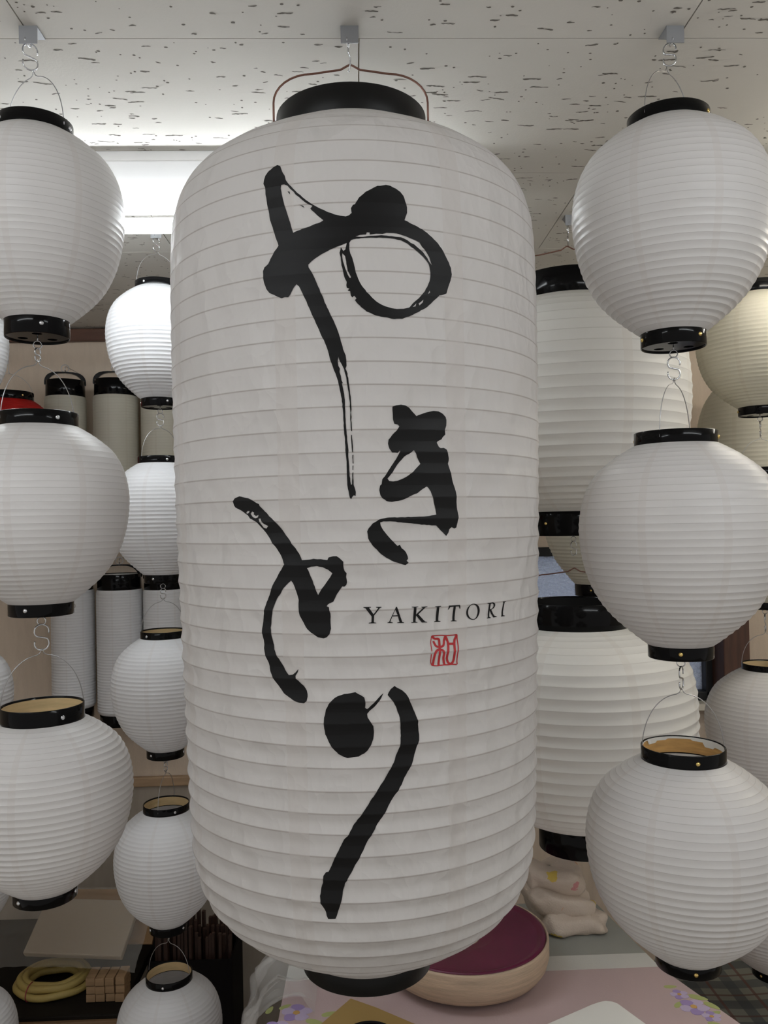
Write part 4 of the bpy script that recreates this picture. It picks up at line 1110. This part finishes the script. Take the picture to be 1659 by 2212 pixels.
# tall drum lanterns in two rows on the back wall
TY = 2.735
HOOKL = ['steel wall hook of the drum lantern next to the red lantern', 'steel wall hook of the second upper drum lantern', 'steel wall hook of the upper drum lantern behind the lit small lantern',
         'steel wall hook of the rosy-edged lower drum lantern', 'steel wall hook of the middle lower drum lantern', 'steel wall hook of the lower drum lantern nearest the largest lantern']
gT = 'tall drum lanterns hanging along the back wall'
TL = [('tall cream drum lantern next to the red lantern', -.943, 2.197, 2.142, 1.715, 1.688, .0650, 'upper'),
      ('tall cream drum lantern, second from the red lantern, upper row', -.781, 2.197, 2.142, 1.715, 1.688, .0715, 'upper'),
      ('tall cream drum lantern behind the brightly lit small lantern', -.630, 2.195, 2.140, 1.715, 1.688, .0690, 'upper'),
      ('tall drum lantern in the lower row, rosy tint along its edge', -.929, 1.567, 1.516, 1.142, 1.106, .0680, 'lower'),
      ('tall drum lantern in the lower row with strap handle in full view', -.778, 1.567, 1.515, 1.120, 1.081, .0735, 'lower'),
      ('tall drum lantern in the lower row nearest the largest lantern', -.632, 1.562, 1.513, 1.135, 1.099, .0690, 'lower')]
for i, (lb, x, a, b, c, d, R, w) in enumerate(TL):
    lantern('drum_lantern', lb, gT, x, TY, (a, b, R * .94), (c, d, R * .90), R, 'paper_cream' if w == 'upper' else 'paper_small', .0090, (.0003, .0006) if w == 'upper' else (.0005, .0010), profile=DRUM, seg=56, riv=None,
            bail=('strap', .040, 0), seed=91 + i, eye=False, wob=.002, liner='liner_white')
    hk = MB().tube([(0, 0, 0), (0, -.125, 0), (0, -.133, -.003), (0, -.137, -.010), (0, -.133, -.017), (0, -.126, -.014)], .0015, 6).build('wall_hook', 'steel')
    hk.location = (x * 1.0, BACK, a + .0495)
    tag(hk, HOOKL[i], 'hook', 'wall hooks of the ' + w + ' drum lanterns')

# ------------------------------------------------------------------ brackets and hooks
for X, Y, pk, name in ((LX, FY, 2.3485, 'silver-rivet front string'), (RX, FY, 2.3529, 'brass-rivet front string'), (SX, SY, 2.3508, 'small-lantern back string'), (DX, DY, 2.3427, 'cream globe string')):
    ceiling_bracket(X, Y, 'grey metal ceiling bracket holding the ' + name)
    s_hook(X, Y - .012, pk - .0015, CEIL - .0165, {LX: .5, RX: -.35}.get(X, .9), 'wire S hook under the ceiling bracket of the ' + name)
ceiling_bracket(FX, SY, 'grey metal ceiling bracket of the string at the picture edge')
s_hook(FX, SY - .012, 2.337, CEIL - .0165, .4, 'wire S hook of the string at the picture edge')
ceiling_bracket(MX - .003, MY, 'grey metal ceiling bracket above the largest lantern')
ceiling_bracket(BX, BY, 'grey metal ceiling bracket above the big wide-ribbed lanterns')
tw = MB().tube([(.0014 * cos(t * 9), .0014 * sin(t * 9) - .016 * (1 - t), .003 - .037 * t) for t in [i / 24 for i in range(25)]], .0012, 6).build('twisted_wire_link', 'steel')
tw.location = (MX - .001, MY - .010, CEIL - .0205)
tag(tw, 'short twisted wire link between bracket and bail of the largest lantern', 'wire link')
s_hook(BX, BY - .010, 2.336, CEIL - .0165, 1.2, 'wire S hook above the bail of the high wide-ribbed lantern')


def between(X, Y, zb, zt, h, ang, label):
    s_hook(X, Y, zt + h + .0015, zb - .0135, ang, label)


between(LX, FY, 1.980, 1.8765, .070, 1.2, 'wire S hook below the topmost silver-rivet lantern')
between(LX, FY, 1.599, 1.4766, .072, .5, 'wire S hook below the middle silver-rivet lantern')
between(RX, FY, 1.956, 1.8362, .073, -.1, 'wire S hook below the topmost brass-rivet lantern')
between(RX, FY, 1.519, 1.3949, .077, .9, 'wire S hook below the middle brass-rivet lantern')
for i in range(4):
    between(SX, SY, tops[i] - .289, tops[i + 1], .070, .3 + i * .4, ['wire S hook below the brightly lit small lantern', 'wire S hook below the second small lantern of the back string', 'wire S hook below the third small lantern of the back string', 'wire S hook below the fourth small lantern of the back string'][i])
for i in range(4):
    between(FX, SY, tops[i] - .301, tops[i + 1] - .012, .070, .5 + i * .3, 'wire S hook below the ' + ['first', 'second', 'third', 'fourth'][i] + ' lantern of the string at the picture edge')
for i in range(3):
    between(DX, DY, dt[i][3], dt[i + 1][0], .072, 1.0, ['wire S hook below the cream globe lantern high at the edge', 'wire S hook below the hidden cream globe lantern', 'wire S hook below the greyish globe lantern'][i])
between(BX, BY, 1.6795, 1.5313, .101, .5, 'wire S hook below the high wide-ribbed lantern')

# ------------------------------------------------------------------ the table and what lies on it
TZ = .715
table = empty('work_table', (.25, 1.75, 0))
tag(table, 'wooden work table under the pink flowered cloth', 'table')
outline = [(-.185, 1.36), (.80, 1.36), (.735, 1.63), (.655, 1.84), (.60, 2.17), (-.17, 2.17)]
MB().prism([[(x - .25, y - 1.75) for x, y in [(-.17, 1.375), (.78, 1.375), (.72, 1.63), (.64, 1.84), (.585, 2.155), (-.155, 2.155)]]], TZ - .03, TZ - .003).build('tabletop', 'table_wood', table, bevel=.003)
for x, y in ((-.12, 1.43), (.70, 1.43), (-.11, 2.10), (.53, 2.10)):
    MB().box((x - .25, y - 1.75, (TZ - .03) / 2), (.045, .045, TZ - .03)).build('leg', 'table_wood', table, bevel=.003)
cloth = empty('tablecloth', (0, 0, 0))
tag(cloth, 'pink flowered tablecloth with pale border on the work table', 'tablecloth')


def clip_y(poly, y, keep_above):
    out = []
    for i in range(len(poly)):
        a, b = poly[i], poly[(i + 1) % len(poly)]
        ia, ib = (a[1] >= y) == keep_above, (b[1] >= y) == keep_above
        if ia:
            out.append(a)
        if ia != ib:
            t = (y - a[1]) / (b[1] - a[1])
            out.append((a[0] + (b[0] - a[0]) * t, y))
    return out


pinkp = clip_y(outline, 1.845, False)
whitep = clip_y(clip_y(outline, 1.845, True), 1.905, False)
greyp = clip_y(outline, 1.905, True)
MB().prism([pinkp], TZ - .003, TZ).build('cloth_field', 'cloth_pink', cloth)
MB().prism([whitep], TZ - .003, TZ + .0003).build('cloth_border', 'cloth_white', cloth)
MB().prism([greyp], TZ - .003, TZ).build('cloth_end', 'cloth_grey', cloth)
# hanging edge, gently folded
def skirt(u, v):
    N = len(outline)
    t = u * N
    i = int(t) % N
    f = t - int(t)
    a, b = outline[i], outline[(i + 1) % N]
    x, y = a[0] + (b[0] - a[0]) * f, a[1] + (b[1] - a[1]) * f
    cx, cy = .28, 1.76
    d = hypot(x - cx, y - cy)
    w = v * (.006 + .012 * (1 + sin(u * 90)))
    return (x + (x - cx) / d * w, y + (y - cy) / d * w, TZ - .0005 - .20 * v)


MB().grid(skirt, 180, 6).build('cloth_skirt', 'cloth_pink', cloth)


def flower(cx, cy, s, rot, mat='petal_violet'):
    for q in range(5):
        a = rot + 2 * pi * q / 5
        px, py = cx + s * .62 * cos(a), cy + s * .62 * sin(a)
        pts = [(px + s * .48 * cos(b) * (1 + .12 * cos(3 * b)), py + s * .40 * sin(b)) for b in [2 * pi * i / 12 for i in range(12)]]
        MB().prism([pts], TZ, TZ + .0005 + q * .00005).build('printed_petal', mat if q % 2 else 'petal_pale', cloth)
    MB().prism([circle(cx, cy, s * .24, 10)], TZ, TZ + .001).build('printed_flower_heart', 'flower_heart', cloth)


def leaf(cx, cy, s, rot):
    pts = []
    for i in range(14):
        a = 2 * pi * i / 14
        x, y = s * cos(a), s * .42 * sin(a) * (1 - .25 * cos(a))
        pts.append((cx + x * cos(rot) - y * sin(rot), cy + x * sin(rot) + y * cos(rot)))
    MB().prism([pts], TZ, TZ + .0004).build('printed_leaf', 'leaf_green', cloth)



flower(-.144, 1.722, .030, .3)
flower(-.180, 1.672, .026, 1.0)
flower(.656, 1.735, .018, .5)
flower(.668, 1.690, .028, .9)
flower(.690, 1.655, .018, .2)
for x, y, s, a in ((-.169, 1.745, .014, .6), (-.075, 1.714, .018, .3), (-.105, 1.688, .020, -.4), (-.200, 1.735, .014, 1.2), (.690, 1.722, .020, -.5), (.706, 1.692, .018, -.9), (.700, 1.665, .016, .4),
                   (.640, 1.700, .014, .8), (.690, 1.625, .020, -.6), (.648, 1.765, .014, 0)):
    leaf(x, y, s, a)


# round tub with purple top
tub = empty('round_tub', (.222, 1.868, TZ + .0006))
tag(tub, 'round pale wood-veneer tub with a purple lacquered top on the table', 'tub')
MB().lathe([(.02, .0), (.130, .0), (.155, .004), (.172, .014), (.182, .028), (.1865, .045), (.1865, .078), (.1850, .082), (.1815, .082), (.1805, .070), (.02, .066)], 96).build('veneer_band', 'veneer_pale', tub)
dish = [(.1800, .0800), (.1785, .0835), (.1720, .0835), (.165, .0795)]
r = .160
k = 0
while r > .06:
    dish.append((r, .0785 - .010 * (1 - r / .16) + (.0009 if k % 2 else 0)))
    r -= .0055
    k += 1
dish += [(.055, .070), (.03, .066), (.001, .065)]
MB().lathe(dish, 96).build('purple_top', 'lacquer_purple', tub)

# folded towel
tw_ = empty('folded_towel', (.505, 2.06, TZ))
tag(tw_, 'cream towel with pink, yellow and orange print, folded behind the tub', 'towel')


def towel_layer(hx, hy, z0, z1, sx, sy, seed, lean):
    def fn(u, v):
        a = 2 * pi * u
        b = pi * (v - .5)
        ca, sa = cos(a), sin(a)
        ex = .45
        x = hx * math.copysign(abs(ca) ** ex, ca) * abs(cos(b)) ** .35
        y = hy * math.copysign(abs(sa) ** ex, sa) * abs(cos(b)) ** .35
        z = (z0 + z1) / 2 + (z1 - z0) / 2 * math.copysign(abs(sin(b)) ** .7, sin(b))
        n = noise.noise(Vector((x * 14 + seed, y * 14, z * 9)))
        n2 = noise.noise(Vector((x * 34, y * 34 + seed, z * 30)))
        k = .030 * n + .013 * n2
        t = max(0, (z - .004) / .05)
        return (x + sx + k * ca + lean * z, y + sy + k * sa, max(0.001, z + min(1, t) * (k * .8 - .12 * (x + sx) * z / .12)))
    return fn


MB().grid(towel_layer(.092, .078, 0, .050, .0, 0, 3, -.1), 56, 20).build('towel_fold', 'towel_print', tw_)
MB().grid(towel_layer(.086, .072, .036, .094, -.006, .006, 7, -.2), 56, 20).build('towel_fold', 'towel_print', tw_)
MB().grid(towel_layer(.074, .062, .080, .140, -.016, .012, 12, -.2), 56, 20).build('towel_fold', 'towel_print', tw_)


# tan envelope, loose collar ring, white card
ev = MB().prism([[(-.115, 1.52), (-.125, 1.625), (-.086, 1.684), (-.033, 1.761), (.020, 1.725), (.125, 1.640), (.110, 1.50)]], TZ + .0012, TZ + .0035).build('brown_envelope', 'envelope_tan', bevel=.0006)
tag(ev, 'flat tan paper envelope on the pink cloth below the largest lantern', 'envelope')
lr = MB().lathe(ring_prof(.052, 0, .022, .0025), 56, closed=True).build('loose_collar', 'collar_gloss')
lr.location = (.004, 1.592, TZ + .0037)
tag(lr, 'loose black lantern collar lying on the tan envelope', 'collar')
wc = MB().prism([[(.27, 1.42), (.320, 1.575), (.346, 1.628), (.460, 1.692), (.476, 1.699), (.490, 1.702), (.503, 1.699), (.512, 1.691), (.547, 1.615), (.60, 1.47), (.58, 1.41)]], TZ + .0012, TZ + .013).build('white_board', 'white_card', bevel=.002)
tag(wc, 'white board with rounded corner lying on the pink cloth', 'board')
# crumpled plastic bag hanging over the table edge
def bag(u, v):
    y = 1.70 + .27 * u
    s = v * .40
    if s < .09:
        x, z = -.105 - s, TZ + .006
    else:
        q = s - .09
        x, z = -.205 - .16 * q - .03 * sin(q * 9), TZ + .006 - q
    n = noise.noise(Vector((u * 7, v * 5, 3.1)))
    n2 = noise.noise(Vector((u * 19, v * 9, 8.4)))
    k = .030 * (n + .5) + .010 * (n2 + .5)
    if s < .09:
        z += abs(k) * 1.2 * min(1, s / .03 + .15)
    else:
        x -= abs(k) * 1.0
        z += .02 * n
    return (x, y + .03 * n2 * v, z)


bg = MB().grid(bag, 60, 60).build('plastic_bag', 'film_cloudy', fix=False)
tag(bg, 'crumpled translucent plastic bag hanging over the table edge', 'plastic bag')
tg = MB().box((0, 0, 0), (.036, .0012, .036), mat=Matrix.Rotation(radians(45), 3, 'Y')).build('black_tag', 'card_black')
tg.location = (.990, 1.884, 1.846)
tag(tg, 'small black square tag tilted on its corner at the picture edge', 'tag')


# ------------------------------------------------------------------ plaid-covered stool beyond the table
pl = empty('plaid_stool', (1.02, 2.12, 0))
tag(pl, 'low stool covered with a dark plaid cloth beyond the table', 'stool')
def drape(u, v):
    x, y = (u - .5) * .62, (v - .5) * .52
    ox, oy = max(0, abs(x) - .22), max(0, abs(y) - .18)
    o = max(ox, oy)
    z = .50 - o * 2.6 + .008 * sin(x * 25) * (1 if o else .3)
    return (x - math.copysign(ox * .75, x), y - math.copysign(oy * .75, y), max(.06, z))


MB().grid(drape, 40, 36).build('plaid_cover', 'plaid_cloth', pl)
for x in (-.17, .17):
    for y in (-.13, .13):
        MB().box((x, y, .235), (.035, .035, .47)).build('leg', 'table_wood', pl)
MB().box((0, 0, .480), (.40, .32, .02)).build('seat', 'table_wood', pl)

# ------------------------------------------------------------------ low bench with packing goods, bottom corner

bench = empty('low_bench', (-.93, 2.50, 0))
tag(bench, 'low dark bench with a brown front board in the bottom corner', 'bench')
MB().box((0, 0, .425), (.56, .56, .03)).build('bench_top', 'bench_dark', bench, bevel=.003)
MB().box((0, -.286, .33), (.56, .012, .20)).build('front_board', 'board_brown', bench, bevel=.002)
for x in (-.25, .25):
    for y in (-.24, .24):
        MB().box((x, y, .205), (.04, .04, .41)).build('leg', 'bench_dark', bench)
# coil of yellow cord
coil = empty('cord_coil', (-.872, 2.372, .4405))
tag(coil, 'coil of thick yellow cord tied with red string on the bench', 'cord')
for q, (dr, dz) in enumerate(((0, .010), (.016, .012), (-.014, .014), (.006, .028), (-.008, .030))):
    MB().tube([((.084 + dr) * cos(a) , (.070 + dr) * sin(a), dz + .0015 * sin(5 * a + q)) for a in [2 * pi * i / 48 for i in range(48)]], .0098, 10, closed=True).build('cord_loop', 'cord_yellow', coil)
MB().tube([(-.040 + .002 * cos(a), -.068 + .030 * cos(a), .0205 + .021 * sin(a)) for a in [2 * pi * i / 20 for i in range(20)]], .0014, 6, closed=True).build('red_tie', 'cord_red', coil)
# bundles of small wooden blocks
rb_ = random.Random(5)
for j in range(4):
    for i in range(3):
        b = MB().box((0, 0, 0), (.0245, .060, .0205)).build('wood_block', 'wood_block', bevel=.0015)
        b.location = (-.742 + .0262 * j + rb_.uniform(-.0006, .0006), 2.305 + .05 * 0 + rb_.uniform(-.003, .003), .4515 + .0222 * i)
        b.rotation_euler = (0, 0, rb_.uniform(-.03, .03))
        tag(b, 'wooden block in the ' + ['bottom', 'middle', 'top'][i] + ' layer, ' + ['first', 'second', 'third', 'fourth'][j] + ' from the cord coil', 'wood block', 'bundled wooden blocks on the bench')
# paper packs propped on the blocks
Rt = Matrix.Rotation(radians(-8), 3, 'Z') @ Matrix.Rotation(radians(34), 3, 'X')
pk = empty('paper_pack', (-.800, 2.405, .4405))
tag(pk, 'pack of pale paper in shiny clear wrap lying aslant on the bench', 'paper pack')
pc = Vector((.0, .0, .140))
MB().box(pc, (.285, .165, .020), mat=Rt).build('paper_stack', 'pack_white', pk, bevel=.004)
def wrap(u, v):
    x, y = (u - .62) * .50, (v - .5) * .235
    n = noise.noise(Vector((u * 6, v * 6, 1.3))) * .008 + noise.noise(Vector((u * 17, v * 17, 4.3))) * .006
    edge = max(0, abs(x) - .143) * .5 + max(0, abs(y) - .084) * .5
    p = Rt @ Vector((x, y, .020 + n - edge * .6)) + pc
    return tuple(p)


MB().grid(wrap, 80, 50).build('clear_wrap', 'film_clear', pk, fix=False)
kr = MB().box((0, 0, 0), (.29, .150, .008), mat=Matrix.Rotation(radians(-5), 3, 'Z') @ Matrix.Rotation(radians(50), 3, 'X')).build('kraft_sheets', 'kraft_paper', bevel=.001)
kr.location = (-.755, 2.495, .570)
tag(kr, 'brown kraft paper sheets propped behind the pale paper pack', 'paper')
# bin of dark sticks
bn = empty('stick_bin', (-.500, 2.50, 0))
tag(bn, 'black open bin standing behind the lowest small lanterns', 'bin')
for c, s in (((0, -.098, .24), (.24, .006, .48)), ((0, .098, .24), (.24, .006, .48)), ((-.117, 0, .24), (.006, .19, .48)), ((.117, 0, .24), (.006, .19, .48)), ((0, 0, .005), (.24, .19, .01))):
    MB().box(c, s).build('bin_wall', 'bin_black', bn, bevel=.001)
rs_ = random.Random(9)
stick_me = MB().box((0, 0, .27), (.0085, .0125, .54)).mesh('wood_stick')
stick_me.materials.append(MATS['wood_stick'])
for i in range(17):
    for j in range(3):
        st = link('wood_stick', stick_me, None)
        st.location = (-.500 - .104 + .013 * i, 2.50 - .07 + .065 * j + rs_.uniform(-.012, .012), .0105 + rs_.uniform(0, .02) - (.03 if i > 6 else 0) * 0)
        st.rotation_euler = (rs_.uniform(-.012, .012), rs_.uniform(-.010, .010), rs_.uniform(-.2, .2))
        st.scale = (1, 1, 1.0 if i < 9 else .955)
        tag(st, 'thin dark brown wooden stick standing upright in the black bin', 'stick', 'dark wooden sticks in the black bin')
